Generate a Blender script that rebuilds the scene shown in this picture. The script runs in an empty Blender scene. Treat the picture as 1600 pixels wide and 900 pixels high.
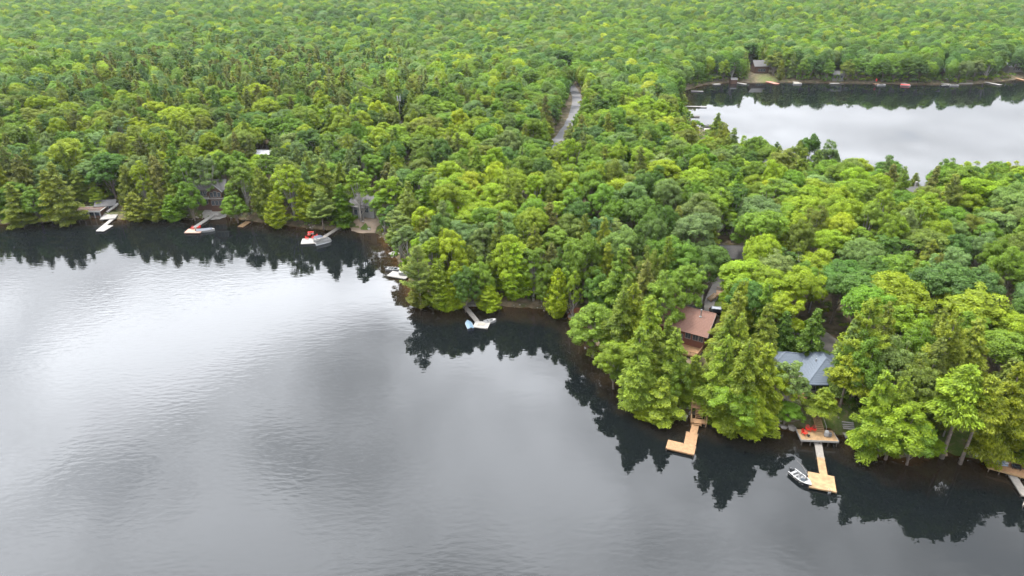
import bpy, math, random
import numpy as np
from mathutils import Vector, Matrix

SC = bpy.context.scene
COL = SC.collection
R = math.radians

# ------------------------------------------------------------------ camera
CAM_H = 80.0
PITCH = 26.5            # degrees below the horizon
FPX = 1066.0            # focal length in pixels of a 1600 px wide picture
cd = bpy.data.cameras.new('camera')
cam = bpy.data.objects.new('camera', cd)
COL.objects.link(cam)
cam.location = (0, 0, CAM_H)
cam.rotation_euler = (R(90 - PITCH), 0, 0)
cd.sensor_width = 36.0
cd.lens = 36.0 * FPX / 1600.0
cd.clip_start = 0.5
cd.clip_end = 12000
SC.camera = cam
CS, SN = math.cos(R(PITCH)), math.sin(R(PITCH))


def P(px, py, z=0.0):
    """the place at height z that the picture shows at (px, py)"""
    a = (px - 800) / FPX
    b = (450 - py) / FPX
    t = (CAM_H - z) / (SN - b * CS)
    return Vector((a * t, t * (CS + b * SN), z))


def proj(x, y, z):
    """picture position and depth of a place"""
    dz = z - CAM_H
    t = y * CS - dz * SN
    b = (y * SN + dz * CS) / t
    a = x / t
    return 800 + a * FPX, 450 - b * FPX, t


# ------------------------------------------------------------------ sky, sun
SUN_EL, SUN_AZ = 64.0, -48.0      # azimuth clockwise from +Y
HAZE = 0.00003
CLOUD_LO, CLOUD_HI, GLOW = 5.4, 13.0, 1.95
w = bpy.data.worlds.new('World')
SC.world = w
w.use_nodes = True
nt = w.node_tree
nt.nodes.clear()
N = nt.nodes.new
L = nt.links.new
out = N('ShaderNodeOutputWorld')
bg = N('ShaderNodeBackground')
bg.inputs['Strength'].default_value = 0.12
sky = N('ShaderNodeTexSky')
sky.sky_type = 'NISHITA'
sky.sun_disc = False
sky.sun_elevation = R(SUN_EL)
sky.sun_rotation = R(SUN_AZ)
sky.air_density = 1.0
sky.dust_density = 2.0
geo = N('ShaderNodeTexCoord')
sep = N('ShaderNodeSeparateXYZ')
L(geo.outputs['Generated'], sep.inputs[0])


def wmath(op, a, b=None, c=None):
    n = N('ShaderNodeMath')
    n.operation = op
    for i, v in enumerate((a, b, c)):
        if v is None:
            continue
        if isinstance(v, (int, float)):
            n.inputs[i].default_value = v
        else:
            L(v, n.inputs[i])
    return n.outputs[0]


zc = wmath('MAXIMUM', sep.outputs['Z'], 0.07)
u = wmath('DIVIDE', sep.outputs['X'], zc)
v = wmath('DIVIDE', sep.outputs['Y'], zc)
cxyz = N('ShaderNodeCombineXYZ')
L(u, cxyz.inputs[0])
L(v, cxyz.inputs[1])
n1 = N('ShaderNodeTexNoise')
n1.inputs['Scale'].default_value = 1.35
n1.inputs['Detail'].default_value = 5.0
n1.inputs['Roughness'].default_value = 0.5
L(cxyz.outputs[0], n1.inputs['Vector'])
n2 = N('ShaderNodeTexNoise')
n2.inputs['Scale'].default_value = 3.6
n2.inputs['Detail'].default_value = 4.0
mp2 = N('ShaderNodeMapping')
mp2.inputs['Location'].default_value = (7.3, 2.1, 0)
L(cxyz.outputs[0], mp2.inputs[0])
L(mp2.outputs[0], n2.inputs['Vector'])
# thick and thin parts of the cloud deck
thick = wmath('ADD', wmath('MULTIPLY', n1.outputs[0], 0.65), wmath('MULTIPLY', n2.outputs[0], 0.35))


def puff(cu, cv, ru, rv, amp):
    du = wmath('DIVIDE', wmath('SUBTRACT', u, cu), ru)
    dv = wmath('DIVIDE', wmath('SUBTRACT', v, cv), rv)
    r2 = wmath('ADD', wmath('MULTIPLY', du, du), wmath('MULTIPLY', dv, dv))
    return wmath('MULTIPLY', wmath('POWER', 2.718, wmath('MULTIPLY', r2, -1.0)), amp)


bright = thick
for args in [(-1.12, 1.62, .36, .2, .26), (-0.70, 1.95, .30, .2, .12), (-0.12, 2.0, .22, .42, .16),
             (-0.33, 1.55, .17, .28, -.05), (-1.1, 2.4, .7, .22, -.17), (-0.85, 1.0, .5, .32, .2), (-0.1, 0.9, .5, .2, .08), (0.02, 1.45, .14, .35, .09), (-0.75, 1.5, .12, .25, -.07)]:
    bright = wmath('ADD', bright, puff(*args))
# far clouds merge into an even veil
veil = N('ShaderNodeMapRange')
veil.inputs['From Min'].default_value = 0.15
veil.inputs['From Max'].default_value = 0.42
veil.inputs['To Min'].default_value = 0.2
L(sep.outputs['Z'], veil.inputs[0])
bright = wmath('ADD', wmath('MULTIPLY', wmath('SUBTRACT', bright, 0.52), veil.outputs[0]), 0.52)
base_l = N('ShaderNodeMapRange')
base_l.interpolation_type = 'SMOOTHSTEP'
base_l.inputs['From Min'].default_value = 0.38
base_l.inputs['From Max'].default_value = 0.68
base_l.inputs['To Min'].default_value = CLOUD_LO
base_l.inputs['To Max'].default_value = CLOUD_HI
L(bright, base_l.inputs[0])
# the veiled sun brightens the deck ahead of the camera
glow_dir = Vector((-0.42, 0.70, 0.60)).normalized()
dotn = N('ShaderNodeVectorMath')
dotn.operation = 'DOT_PRODUCT'
L(geo.outputs['Generated'], dotn.inputs[0])
dotn.inputs[1].default_value = glow_dir
gl = N('ShaderNodeMapRange')
gl.interpolation_type = 'SMOOTHSTEP'
gl.inputs['From Min'].default_value = 0.2
gl.inputs['From Max'].default_value = 1.0
gl.inputs['To Min'].default_value = 1.0
gl.inputs['To Max'].default_value = GLOW
L(dotn.outputs['Value'], gl.inputs[0])
low = N('ShaderNodeMapRange')      # an overcast sky is darker towards the horizon
low.interpolation_type = 'SMOOTHSTEP'
low.inputs['From Min'].default_value = 0.12
low.inputs['From Max'].default_value = 0.55
low.inputs['To Min'].default_value = 0.36
L(sep.outputs['Z'], low.inputs[0])
lum = wmath('MULTIPLY', wmath('MULTIPLY', base_l.outputs[0], gl.outputs[0]), low.outputs[0])
ccol = N('ShaderNodeVectorMath')
ccol.operation = 'SCALE'
ccol.inputs[0].default_value = (0.95, 0.98, 1.04)
L(lum, ccol.inputs['Scale'])
cover = N('ShaderNodeMapRange')
cover.inputs['From Min'].default_value = 0.30
cover.inputs['From Max'].default_value = 0.42
cover.inputs['To Min'].default_value = 0.75
cover.inputs['To Max'].default_value = 1.0
L(thick, cover.inputs[0])
mx = N('ShaderNodeMix')
mx.data_type = 'RGBA'
L(cover.outputs[0], mx.inputs[0])
L(sky.outputs[0], mx.inputs[6])
L(ccol.outputs[0], mx.inputs[7])
L(mx.outputs[2], bg.inputs['Color'])
L(bg.outputs[0], out.inputs['Surface'])

sl = bpy.data.lights.new('sun', 'SUN')
sl.energy = 1.5
sl.angle = R(12)
sl.color = (1.0, 0.95, 0.86)
sun = bpy.data.objects.new('sun', sl)
COL.objects.link(sun)
sd = Vector((math.sin(R(SUN_AZ)) * math.cos(R(SUN_EL)), math.cos(R(SUN_AZ)) * math.cos(R(SUN_EL)), math.sin(R(SUN_EL))))
sun.rotation_euler = sd.to_track_quat('Z', 'Y').to_euler()

SC.view_settings.view_transform = 'Standard'
SC.view_settings.look = 'None'
SC.view_settings.exposure = 2.12
SC.view_settings.gamma = 1.0
SC.view_settings.use_curve_mapping = False
cy = SC.cycles
cy.max_bounces = 6
cy.diffuse_bounces = 2
cy.glossy_bounces = 2
cy.transmission_bounces = 3
cy.transparent_max_bounces = 8
cy.volume_bounces = 0
cy.caustics_reflective = False
cy.caustics_refractive = False
cy.use_denoising = True
cy.sample_clamp_indirect = 6.0

# ------------------------------------------------------------------ materials
MAT = {}


def mat(name, color, rough=0.8, var=0.12, scale=3.0, metal=0.0, bump=0.0, spec=0.5, alpha=None):
    """a surface with soft procedural colour variation"""
    if name in MAT:
        return MAT[name]
    m = bpy.data.materials.new(name)
    m.use_nodes = True
    t = m.node_tree
    b = t.nodes['Principled BSDF']
    b.inputs['Roughness'].default_value = rough
    b.inputs['Metallic'].default_value = metal
    b.inputs['Specular IOR Level'].default_value = spec
    tc = t.nodes.new('ShaderNodeTexCoord')
    n = t.nodes.new('ShaderNodeTexNoise')
    n.inputs['Scale'].default_value = scale
    n.inputs['Detail'].default_value = 6
    t.links.new(tc.outputs['Object'], n.inputs['Vector'])
    r = t.nodes.new('ShaderNodeValToRGB')
    c = np.array(color)
    r.color_ramp.elements[0].position = 0.3
    r.color_ramp.elements[1].position = 0.7
    r.color_ramp.elements[0].color = (*np.clip(c * (1 - var), 0, 1), 1)
    r.color_ramp.elements[1].color = (*np.clip(c * (1 + var), 0, 1), 1)
    t.links.new(n.outputs[0], r.inputs[0])
    t.links.new(r.outputs[0], b.inputs['Base Color'])
    if bump:
        bp = t.nodes.new('ShaderNodeBump')
        bp.inputs['Distance'].default_value = bump
        t.links.new(n.outputs[0], bp.inputs['Height'])
        t.links.new(bp.outputs[0], b.inputs['Normal'])
    MAT[name] = m
    return m


def leaf_material(name, trans=0.3, tipmix=0.5):
    m = bpy.data.materials.new(name)
    m.use_nodes = True
    t = m.node_tree
    t.nodes.clear()
    NN, LL = t.nodes.new, t.links.new
    o = NN('ShaderNodeOutputMaterial')
    at = NN('ShaderNodeAttribute')
    at.attribute_type = 'INSTANCER'
    at.attribute_name = 'tint'
    av = NN('ShaderNodeAttribute')
    av.attribute_name = 'vary'
    ap = NN('ShaderNodeAttribute')
    ap.attribute_name = 'tip'
    mr = NN('ShaderNodeMapRange')
    mr.inputs['To Min'].default_value = 0.55
    mr.inputs['To Max'].default_value = 1.5
    LL(av.outputs['Fac'], mr.inputs[0])
    mul = NN('ShaderNodeVectorMath')
    mul.operation = 'SCALE'
    LL(at.outputs['Vector'], mul.inputs[0])
    LL(mr.outputs[0], mul.inputs['Scale'])
    tip = NN('ShaderNodeVectorMath')
    tip.operation = 'MULTIPLY'
    LL(mul.outputs[0], tip.inputs[0])
    tip.inputs[1].default_value = (1.4, 1.22, 0.9)
    mix = NN('ShaderNodeMix')
    mix.data_type = 'RGBA'
    f = NN('ShaderNodeMath')
    f.operation = 'MULTIPLY'
    f.inputs[1].default_value = tipmix
    LL(ap.outputs['Fac'], f.inputs[0])
    LL(f.outputs[0], mix.inputs[0])
    LL(mul.outputs[0], mix.inputs[6])
    LL(tip.outputs[0], mix.inputs[7])
    d = NN('ShaderNodeBsdfDiffuse')
    tr = NN('ShaderNodeBsdfTranslucent')
    g = NN('ShaderNodeBsdfGlossy')
    g.inputs['Roughness'].default_value = 0.5
    g.inputs['Color'].default_value = (1, 1, 1, 1)
    LL(mix.outputs[2], d.inputs['Color'])
    tg = NN('ShaderNodeVectorMath')
    tg.operation = 'MULTIPLY'
    tg.inputs[1].default_value = (1.15, 1.1, 0.6)
    LL(mix.outputs[2], tg.inputs[0])
    LL(tg.outputs[0], tr.inputs['Color'])
    m1 = NN('ShaderNodeMixShader')
    m1.inputs[0].default_value = trans
    LL(d.outputs[0], m1.inputs[1])
    LL(tr.outputs[0], m1.inputs[2])
    m2 = NN('ShaderNodeMixShader')
    m2.inputs[0].default_value = 0.01
    LL(m1.outputs[0], m2.inputs[1])
    LL(g.outputs[0], m2.inputs[2])
    LL(m2.outputs[0], o.inputs['Surface'])
    return m


LEAF = leaf_material('broad_leaves', 0.28, 0.5)
NEEDLE = leaf_material('needles', 0.16, 0.6)
BARK = mat('bark', (0.13, 0.105, 0.085), 0.95, 0.35, 2.5)
PALEBARK = mat('pale_bark', (0.22, 0.205, 0.18), 0.9, 0.3, 2.0)

# ------------------------------------------------------------------ object helpers


def tag(o, label=None, cat=None, group=None, kind=None):
    if label:
        o['label'] = label
    if cat:
        o['category'] = cat
    if group:
        o['group'] = group
    if kind:
        o['kind'] = kind
    return o


def empty(name, loc=(0, 0, 0), rz=0.0, parent=None):
    o = bpy.data.objects.new(name, None)
    COL.objects.link(o)
    o.location = loc
    o.rotation_euler = (0, 0, rz)
    o.empty_display_size = 0.5
    if parent:
        o.parent = parent
    return o


class MB:
    """collects shapes for ONE mesh"""

    def __init__(self):
        self.v, self.f, self.m = [], [], []

    def poly(self, pts, faces, mi=0):
        b = len(self.v)
        self.v += [tuple(p) for p in pts]
        for fc in faces:
            self.f.append([b + i for i in fc])
            self.m.append(mi)
        return self

    def box(self, x0, x1, y0, y1, z0, z1, mi=0):
        p = [(x0, y0, z0), (x1, y0, z0), (x1, y1, z0), (x0, y1, z0), (x0, y0, z1), (x1, y0, z1), (x1, y1, z1), (x0, y1, z1)]
        return self.poly(p, [(3, 2, 1, 0), (4, 5, 6, 7), (0, 1, 5, 4), (1, 2, 6, 5), (2, 3, 7, 6), (3, 0, 4, 7)], mi)

    def bar(self, a, b, w, h, mi=0, up=(0, 0, 1)):
        """a beam of width w and height h from a to b"""
        a, b = Vector(a), Vector(b)
        d = (b - a).normalized()
        s = d.cross(Vector(up))
        if s.length < 1e-4:
            s = d.cross(Vector((1, 0, 0)))
        s.normalize()
        t = s.cross(d).normalized()
        s *= w / 2
        t *= h / 2
        p = [a - s - t, a + s - t, a + s + t, a - s + t, b - s - t, b + s - t, b + s + t, b - s + t]
        return self.poly(p, [(0, 1, 2, 3), (7, 6, 5, 4), (0, 4, 5, 1), (1, 5, 6, 2), (2, 6, 7, 3), (3, 7, 4, 0)], mi)

    def tube(self, pts, rads, n=6, mi=0, cap=True):
        rings = []
        for i, p in enumerate(pts):
            p = Vector(p)
            a = Vector(pts[max(i - 1, 0)])
            b = Vector(pts[min(i + 1, len(pts) - 1)])
            d = (b - a).normalized()
            s = d.cross(Vector((0.31, 0.11, 0.94)))
            if s.length < 1e-3:
                s = d.cross(Vector((1, 0, 0)))
            s.normalize()
            t = d.cross(s)
            rings.append([p + (s * math.cos(k * 2 * math.pi / n) + t * math.sin(k * 2 * math.pi / n)) * rads[i] for k in range(n)])
        pts_ = [q for r_ in rings for q in r_]
        fc = []
        for i in range(len(rings) - 1):
            for k in range(n):
                a, b = i * n + k, i * n + (k + 1) % n
                fc.append((a, b, b + n, a + n))
        if cap:
            fc.append(tuple(range(n))[::-1])
            fc.append(tuple((len(rings) - 1) * n + k for k in range(n)))
        return self.poly(pts_, fc, mi)

    def prism(self, outline, z0, z1, mi=0):
        n = len(outline)
        p = [(x, y, z0) for x, y in outline] + [(x, y, z1) for x, y in outline]
        return self.poly(p, [tuple(range(n))[::-1], tuple(range(n, 2 * n))] + [(i, (i + 1) % n, n + (i + 1) % n, n + i) for i in range(n)], mi)

    def mesh(self, name, mats, smooth=False):
        me = bpy.data.meshes.new(name)
        me.from_pydata(self.v, [], self.f)
        for q in (mats if isinstance(mats, (list, tuple)) else [mats]):
            me.materials.append(q)
        if any(self.m):
            me.polygons.foreach_set('material_index', self.m)
        if smooth:
            me.polygons.foreach_set('use_smooth', [True] * len(me.polygons))
        me.update()
        return me

    def build(self, name, mats, parent=None, smooth=False, bevel=0.0, loc=None, rz=0.0):
        o = bpy.data.objects.new(name, self.mesh(name, mats, smooth))
        COL.objects.link(o)
        if parent:
            o.parent = parent
        if loc is not None:
            o.location = loc
            o.rotation_euler = (0, 0, rz)
        if bevel:
            b = o.modifiers.new('edge', 'BEVEL')
            b.width = bevel
            b.segments = 2
            b.limit_method = 'ANGLE'
        return o


def copy_tree(o, parent=None):
    c = o.copy()
    COL.objects.link(c)
    c.parent = parent
    for ch in [q for q in bpy.data.objects if q.parent == o]:
        copy_tree(ch, c)
    return c


# ------------------------------------------------------------------ land and lakes
def PW(lst):
    return [P(a, b)[:2] for a, b in lst]


SHORE = PW([(-60, 352), (0, 350), (60, 347), (115, 343), (160, 340), (200, 342), (250, 342), (320, 340), (352, 337), (400, 346), (450, 352),
            (490, 357), (520, 358), (545, 352), (566, 356), (585, 361), (598, 370), (612, 384), (620, 402), (634, 424), (648, 455),
            (668, 476), (700, 483), (722, 480), (745, 476), (800, 478), (850, 482), (880, 488), (905, 497), (918, 508), (930, 532),
            (943, 555), (962, 575), (988, 600), (1012, 622), (1040, 643), (1075, 647), (1105, 646), (1135, 655), (1180, 664),
            (1225, 664), (1250, 667), (1300, 670), (1335, 683), (1370, 702), (1410, 716), (1440, 706), (1468, 702), (1500, 712),
            (1545, 720), (1600, 735), (1700, 765), (1850, 800)])
NEAR = [(-700, 235), (-420, 214)] + SHORE + [(190, 60), (330, 10), (420, -200), (0, -700), (-900, -600), (-1300, 0)]
BACK_SHORE = PW([(1600, 121), (1560, 128), (1520, 131), (1480, 132.5), (1400, 131), (1340, 130), (1220, 128), (1150, 128.5), (1105, 131), (1085, 137),
                 (1068, 142), (1066, 152), (1070, 165), (1074, 180), (1084, 195), (1104, 206), (1114, 213)])
BACK = [(1000, 520), (600, 500)] + BACK_SHORE + [(94, 300), (86, 266), (92, 250), (106, 240), (128, 232), (165, 229), (230, 226), (400, 230), (900, 260)]


def seg_arrays(poly):
    a = np.array(poly, float)
    return a, np.roll(a, -1, 0)


def sdf_poly(x, y, poly):
    """distance to the outline, negative inside"""
    A, B = seg_arrays(poly)
    x = np.asarray(x, float)
    y = np.asarray(y, float)
    d = np.full(x.shape, 1e9)
    ins = np.zeros(x.shape, bool)
    for (ax, ay), (bx, by) in zip(A, B):
        ex, ey = bx - ax, by - ay
        t = np.clip(((x - ax) * ex + (y - ay) * ey) / (ex * ex + ey * ey + 1e-9), 0, 1)
        d = np.minimum(d, (x - ax - t * ex) ** 2 + (y - ay - t * ey) ** 2)
        c = ((ay > y) != (by > y)) & (x < (bx - ax) * (y - ay) / ((by - ay) if by != ay else 1e-9) + ax)
        ins ^= c
    d = np.sqrt(d)
    return np.where(ins, -d, d)


def wob(x, y, s, ph=0.0):
    """smooth pseudo-noise in about -1..1"""
    x = np.asarray(x, float) / s
    y = np.asarray(y, float) / s
    return (np.sin(x * 1.7 + ph + 1.3 * np.sin(y * 1.1 + ph)) + np.sin(y * 1.9 - ph * 1.7 + 1.1 * np.sin(x * 1.3 - ph))
            + 0.6 * np.sin((x + y) * 3.1 + ph * 2) * np.sin((x - y) * 2.7 - ph)) / 2.6


def shore_d(x, y):
    d = np.minimum(sdf_poly(x, y, NEAR), sdf_poly(x, y, BACK))
    return d + 0.5 * wob(x, y, 2.2, 1.0) + 0.25 * wob(x, y, 0.9, 4.0)


PADS = [(60, 112.5, 3.3, 8.0), (38.5, 127.0, 3.8, 8.0), (*P(163, 315, 3.8)[:2], 1.0, 4), (-127, 235, 4.0, 8), (P(568, 325, 3).x, P(568, 325, 3).y, 2.2, 9)]


def height(x, y):
    d = shore_d(x, y)
    x = np.asarray(x, float)
    y = np.asarray(y, float)
    dp = np.maximum(d, 0)
    z = 1.0 * (1 - np.exp(-dp / 1.2)) + 5.0 * (1 - np.exp(-dp / 40.0))
    amp = np.clip((dp - 15) / 200, 0, 1)
    z = z + amp * (2.5 * wob(x, y, 60, 2) + 6.0 * wob(x, y, 150, 5)) + np.clip(dp / 8, 0, 1) * 0.25 * wob(x, y, 5, 3)
    for px_, py_, pz, pr in PADS:
        k = np.exp(-np.maximum(np.hypot(x - px_, y - py_) - pr, 0) ** 2 / 20.0)
        z = z * (1 - k) + pz * k
    return np.where(d > 0, z, np.maximum(0.28 * d, -5.0) - 0.05)


def gz(x, y):
    return float(height(np.array([x]), np.array([y]))[0])


def axis(parts):
    o = []
    for a, b, s in parts:
        o += list(np.arange(a, b, s))
    return np.array(o + [parts[-1][1]])


def ground_sheet():
    xs = axis([(-6000, -1200, 600), (-1200, -420, 60), (-420, -240, 10), (-240, 250, 2.2), (250, 460, 10), (460, 1300, 60), (1300, 6000, 600)])
    ys = axis([(-6000, -700, 600), (-700, 50, 50), (50, 80, 6), (80, 345, 2.2), (345, 520, 7), (520, 1500, 40), (1500, 9000, 750)])
    X, Y = np.meshgrid(xs, ys)
    Z = height(X.ravel(), Y.ravel())
    v = np.stack([X.ravel(), Y.ravel(), Z], 1)
    nx, ny = len(xs), len(ys)
    i, j = np.meshgrid(np.arange(nx - 1), np.arange(ny - 1))
    a = (j * nx + i).ravel()
    f = np.stack([a, a + 1, a + 1 + nx, a + nx], 1)
    me = bpy.data.meshes.new('ground')
    me.vertices.add(len(v))
    me.vertices.foreach_set('co', v.astype(np.float32).ravel())
    me.loops.add(f.size)
    me.loops.foreach_set('vertex_index', f.astype(np.int32).ravel())
    me.polygons.add(len(f))
    me.polygons.foreach_set('loop_start', np.arange(0, f.size, 4, dtype=np.int32))
    me.update(calc_edges=True)
    me.polygons.foreach_set('use_smooth', [True] * len(f))
    # what covers the soil: 0 forest litter, 1 mown grass / moss
    lawn = np.zeros(len(v))
    for cx, cy_, r_ in LAWNS:
        lawn = np.maximum(lawn, np.exp(-(np.hypot(v[:, 0] - cx, v[:, 1] - cy_) / r_) ** 4))
    lawn = np.maximum(lawn, np.clip((np.hypot(v[:, 0], v[:, 1]) - 900) / 400, 0, 1))      # woods without end
    at = me.attributes.new('lawn', 'FLOAT', 'POINT')
    at.data.foreach_set('value', lawn.astype(np.float32))
    o = bpy.data.objects.new('ground', me)
    COL.objects.link(o)
    o['kind'] = 'structure'
    m = bpy.data.materials.new('forest_floor')
    m.use_nodes = True
    t = m.node_tree
    b = t.nodes['Principled BSDF']
    b.inputs['Roughness'].default_value = 0.95
    b.inputs['Specular IOR Level'].default_value = 0.1
    NN, LL = t.nodes.new, t.links.new
    g = NN('ShaderNodeNewGeometry')

    def noise(sc, det=8):
        q = NN('ShaderNodeTexNoise')
        q.inputs['Scale'].default_value = sc
        q.inputs['Detail'].default_value = det
        LL(g.outputs['Position'], q.inputs['Vector'])
        return q.outputs[0]

    def rmp(fac, stops):
        q = NN('ShaderNodeValToRGB')
        q.color_ramp.elements[0].position, q.color_ramp.elements[0].color = stops[0][0], (*stops[0][1], 1)
        q.color_ramp.elements[1].position, q.color_ramp.elements[1].color = stops[-1][0], (*stops[-1][1], 1)
        for s_ in stops[1:-1]:
            e_ = q.color_ramp.elements.new(s_[0])
            e_.color = (*s_[1], 1)
        LL(fac, q.inputs[0])
        return q.outputs[0]

    litter = rmp(noise(0.5), [(0.32, (0.035, 0.045, 0.014)), (0.5, (0.075, 0.058, 0.036)), (0.68, (0.12, 0.095, 0.06))])
    grass = rmp(noise(0.8), [(0.3, (0.034, 0.060, 0.012)), (0.52, (0.058, 0.078, 0.017)), (0.66, (0.095, 0.078, 0.042))])
    la = NN('ShaderNodeAttribute')
    la.attribute_name = 'lawn'
    mm = NN('ShaderNodeMix')
    mm.data_type = 'RGBA'
    LL(la.outputs['Fac'], mm.inputs[0])
    LL(litter, mm.inputs[6])
    LL(grass, mm.inputs[7])
    LL(mm.outputs[2], b.inputs['Base Color'])
    bp = NN('ShaderNodeBump')
    bp.inputs['Distance'].default_value = 0.15
    LL(noise(3.0), bp.inputs['Height'])
    LL(bp.outputs[0], b.inputs['Normal'])
    me.materials.append(m)
    return o


LAWNS = [(*P(1320, 640, 1.5)[:2], 9), (*P(1500, 690, 1)[:2], 10), (*P(135, 338, 1)[:2], 9), (*P(335, 325, 1)[:2], 9), (*P(570, 352, 1)[:2], 7),
         (*P(1200, 124, 1)[:2], 7), (*P(1120, 470, 4)[:2], 6)]
ground_sheet()


def water_sheet(name, poly, xr, yr, step):
    xs = np.arange(xr[0], xr[1] + step, step)
    ys = np.arange(yr[0], yr[1] + step, step)
    X, Y = np.meshgrid(xs, ys)
    X, Y = X.ravel(), Y.ravel()
    d = sdf_poly(X, Y, poly)
    nx, ny = len(xs), len(ys)
    i, j = np.meshgrid(np.arange(nx - 1), np.arange(ny - 1))
    a = (j * nx + i).ravel()
    keep = d[a] < step * 3 + 3
    f = np.stack([a, a + 1, a + 1 + nx, a + nx], 1)[keep]
    me = bpy.data.meshes.new(name)
    me.from_pydata(np.stack([X, Y, X * 0], 1).tolist(), [], f.tolist())
    at = me.attributes.new('depth', 'FLOAT', 'POINT')
    at.data.foreach_set('value', np.clip(-d, -3, 60).astype(np.float32))
    o = bpy.data.objects.new(name, me)
    COL.objects.link(o)
    o['kind'] = 'structure'
    me.materials.append(WATER)
    return o


def water_material(ripple=1.0):
    m = bpy.data.materials.new('lake_water')
    m.use_nodes = True
    t = m.node_tree
    b = t.nodes['Principled BSDF']
    NN, LL = t.nodes.new, t.links.new
    b.inputs['Roughness'].default_value = 0.02
    b.inputs['IOR'].default_value = 1.333
    g = NN('ShaderNodeNewGeometry')
    dp = NN('ShaderNodeAttribute')
    dp.attribute_name = 'depth'
    nz = NN('ShaderNodeTexNoise')
    nz.inputs['Scale'].default_value = 0.35
    nz.inputs['Detail'].default_value = 6
    LL(g.outputs['Position'], nz.inputs['Vector'])
    ad = NN('ShaderNodeMath')
    ad.operation = 'MULTIPLY_ADD'
    ad.inputs[1].default_value = 6.0
    LL(nz.outputs[0], ad.inputs[0])
    LL(dp.outputs['Fac'], ad.inputs[2])
    r = NN('ShaderNodeValToRGB')
    mr = NN('ShaderNodeMapRange')
    mr.inputs['From Min'].default_value = 2.0
    mr.inputs['From Max'].default_value = 12.0
    LL(ad.outputs[0], mr.inputs[0])
    r.color_ramp.elements[0].color = (0.055, 0.030, 0.011, 1)
    r.color_ramp.elements[1].color = (0.0032, 0.0042, 0.0045, 1)
    e_ = r.color_ramp.elements.new(0.35)
    e_.color = (0.016, 0.011, 0.006, 1)
    LL(mr.outputs[0], r.inputs[0])
    LL(r.outputs[0], b.inputs['Base Color'])
    # ripples: short crests lying across the view, ruffled and calm patches
    mp = NN('ShaderNodeMapping')
    mp.inputs['Rotation'].default_value = (0, 0, R(-24))
    mp.inputs['Scale'].default_value = (0.5, 1.25, 1)
    LL(g.outputs['Position'], mp.inputs[0])
    w1 = NN('ShaderNodeTexNoise')
    w1.inputs['Scale'].default_value = 1.05
    w1.inputs['Detail'].default_value = 2
    w1.inputs['Roughness'].default_value = 0.4
    LL(mp.outputs[0], w1.inputs['Vector'])
    w2 = NN('ShaderNodeTexNoise')
    w2.inputs['Scale'].default_value = 0.32
    w2.inputs['Detail'].default_value = 2
    LL(mp.outputs[0], w2.inputs['Vector'])
    pat = NN('ShaderNodeTexNoise')
    pat.inputs['Scale'].default_value = 0.02
    pat.inputs['Detail'].default_value = 3
    LL(g.outputs['Position'], pat.inputs['Vector'])
    pr = NN('ShaderNodeMapRange')
    pr.inputs['From Min'].default_value = 0.4
    pr.inputs['From Max'].default_value = 0.65
    pr.inputs['To Min'].default_value = 0.8
    pr.inputs['To Max'].default_value = 1.0
    LL(pat.outputs[0], pr.inputs[0])
    sh = NN('ShaderNodeMapRange')          # calmer under the bank
    sh.inputs['From Min'].default_value = 8
    sh.inputs['From Max'].default_value = 80
    sh.inputs['To Min'].default_value = 0.14
    sh.inputs['To Max'].default_value = 1.0
    LL(dp.outputs['Fac'], sh.inputs[0])
    mu = NN('ShaderNodeMath')
    mu.operation = 'MULTIPLY'
    LL(pr.outputs[0], mu.inputs[0])
    LL(sh.outputs[0], mu.inputs[1])
    b1 = NN('ShaderNodeBump')
    b1.inputs['Distance'].default_value = 0.034 * ripple
    LL(mu.outputs[0], b1.inputs['Strength'])
    LL(w1.outputs[0], b1.inputs['Height'])
    b2 = NN('ShaderNodeBump')
    b2.inputs['Distance'].default_value = 0.04 * ripple
    b2.inputs['Strength'].default_value = 0.35
    LL(w2.outputs[0], b2.inputs['Height'])
    LL(b1.outputs[0], b2.inputs['Normal'])
    LL(b2.outputs[0], b.inputs['Normal'])
    return m


WATER = water_material()
water_sheet('lake', NEAR, (-620, 330), (-330, 250), 4.0)
WATER = water_material(0.14)
water_sheet('back_lake', BACK, (60, 700), (200, 520), 4.0)
# ------------------------------------------------------------------ trees
def _unit(a):
    return a / (np.linalg.norm(a, axis=1, keepdims=True) + 1e-9)


def quads(c, n, sx, sy, rng, axis_dir=None):
    """leaf faces round the centres c facing n; axis_dir: long direction"""
    n = _unit(n)
    r = rng.normal(size=n.shape) if axis_dir is None else axis_dir
    t = _unit(r - n * np.sum(r * n, 1, keepdims=True))
    b = np.cross(n, t)
    sx = np.asarray(sx).reshape(-1, 1)
    sy = np.asarray(sy).reshape(-1, 1)
    j = lambda: 1 + 0.35 * (rng.random((len(c), 1)) - 0.5)
    p0 = c - t * sx * j()
    p1 = c - b * sy * j() + t * sx * 0.15
    p2 = c + t * sx * j() + n * sx * 0.12
    p3 = c + b * sy * j() - t * sx * 0.1
    return np.stack([p0, p1, p2, p3], 1).reshape(-1, 3)


def leaf_mesh(name, V, vary, tip, m):
    nq = len(V) // 4
    me = bpy.data.meshes.new(name)
    me.vertices.add(len(V))
    me.vertices.foreach_set('co', V.astype(np.float32).ravel())
    me.loops.add(len(V))
    me.loops.foreach_set('vertex_index', np.arange(len(V), dtype=np.int32))
    me.polygons.add(nq)
    me.polygons.foreach_set('loop_start', np.arange(0, len(V), 4, dtype=np.int32))
    me.update(calc_edges=True)
    for nm, arr in (('vary', vary), ('tip', tip)):
        a = me.attributes.new(nm, 'FLOAT', 'FACE')
        a.data.foreach_set('value', np.asarray(arr, np.float32))
    me.materials.append(m)
    return me


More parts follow.
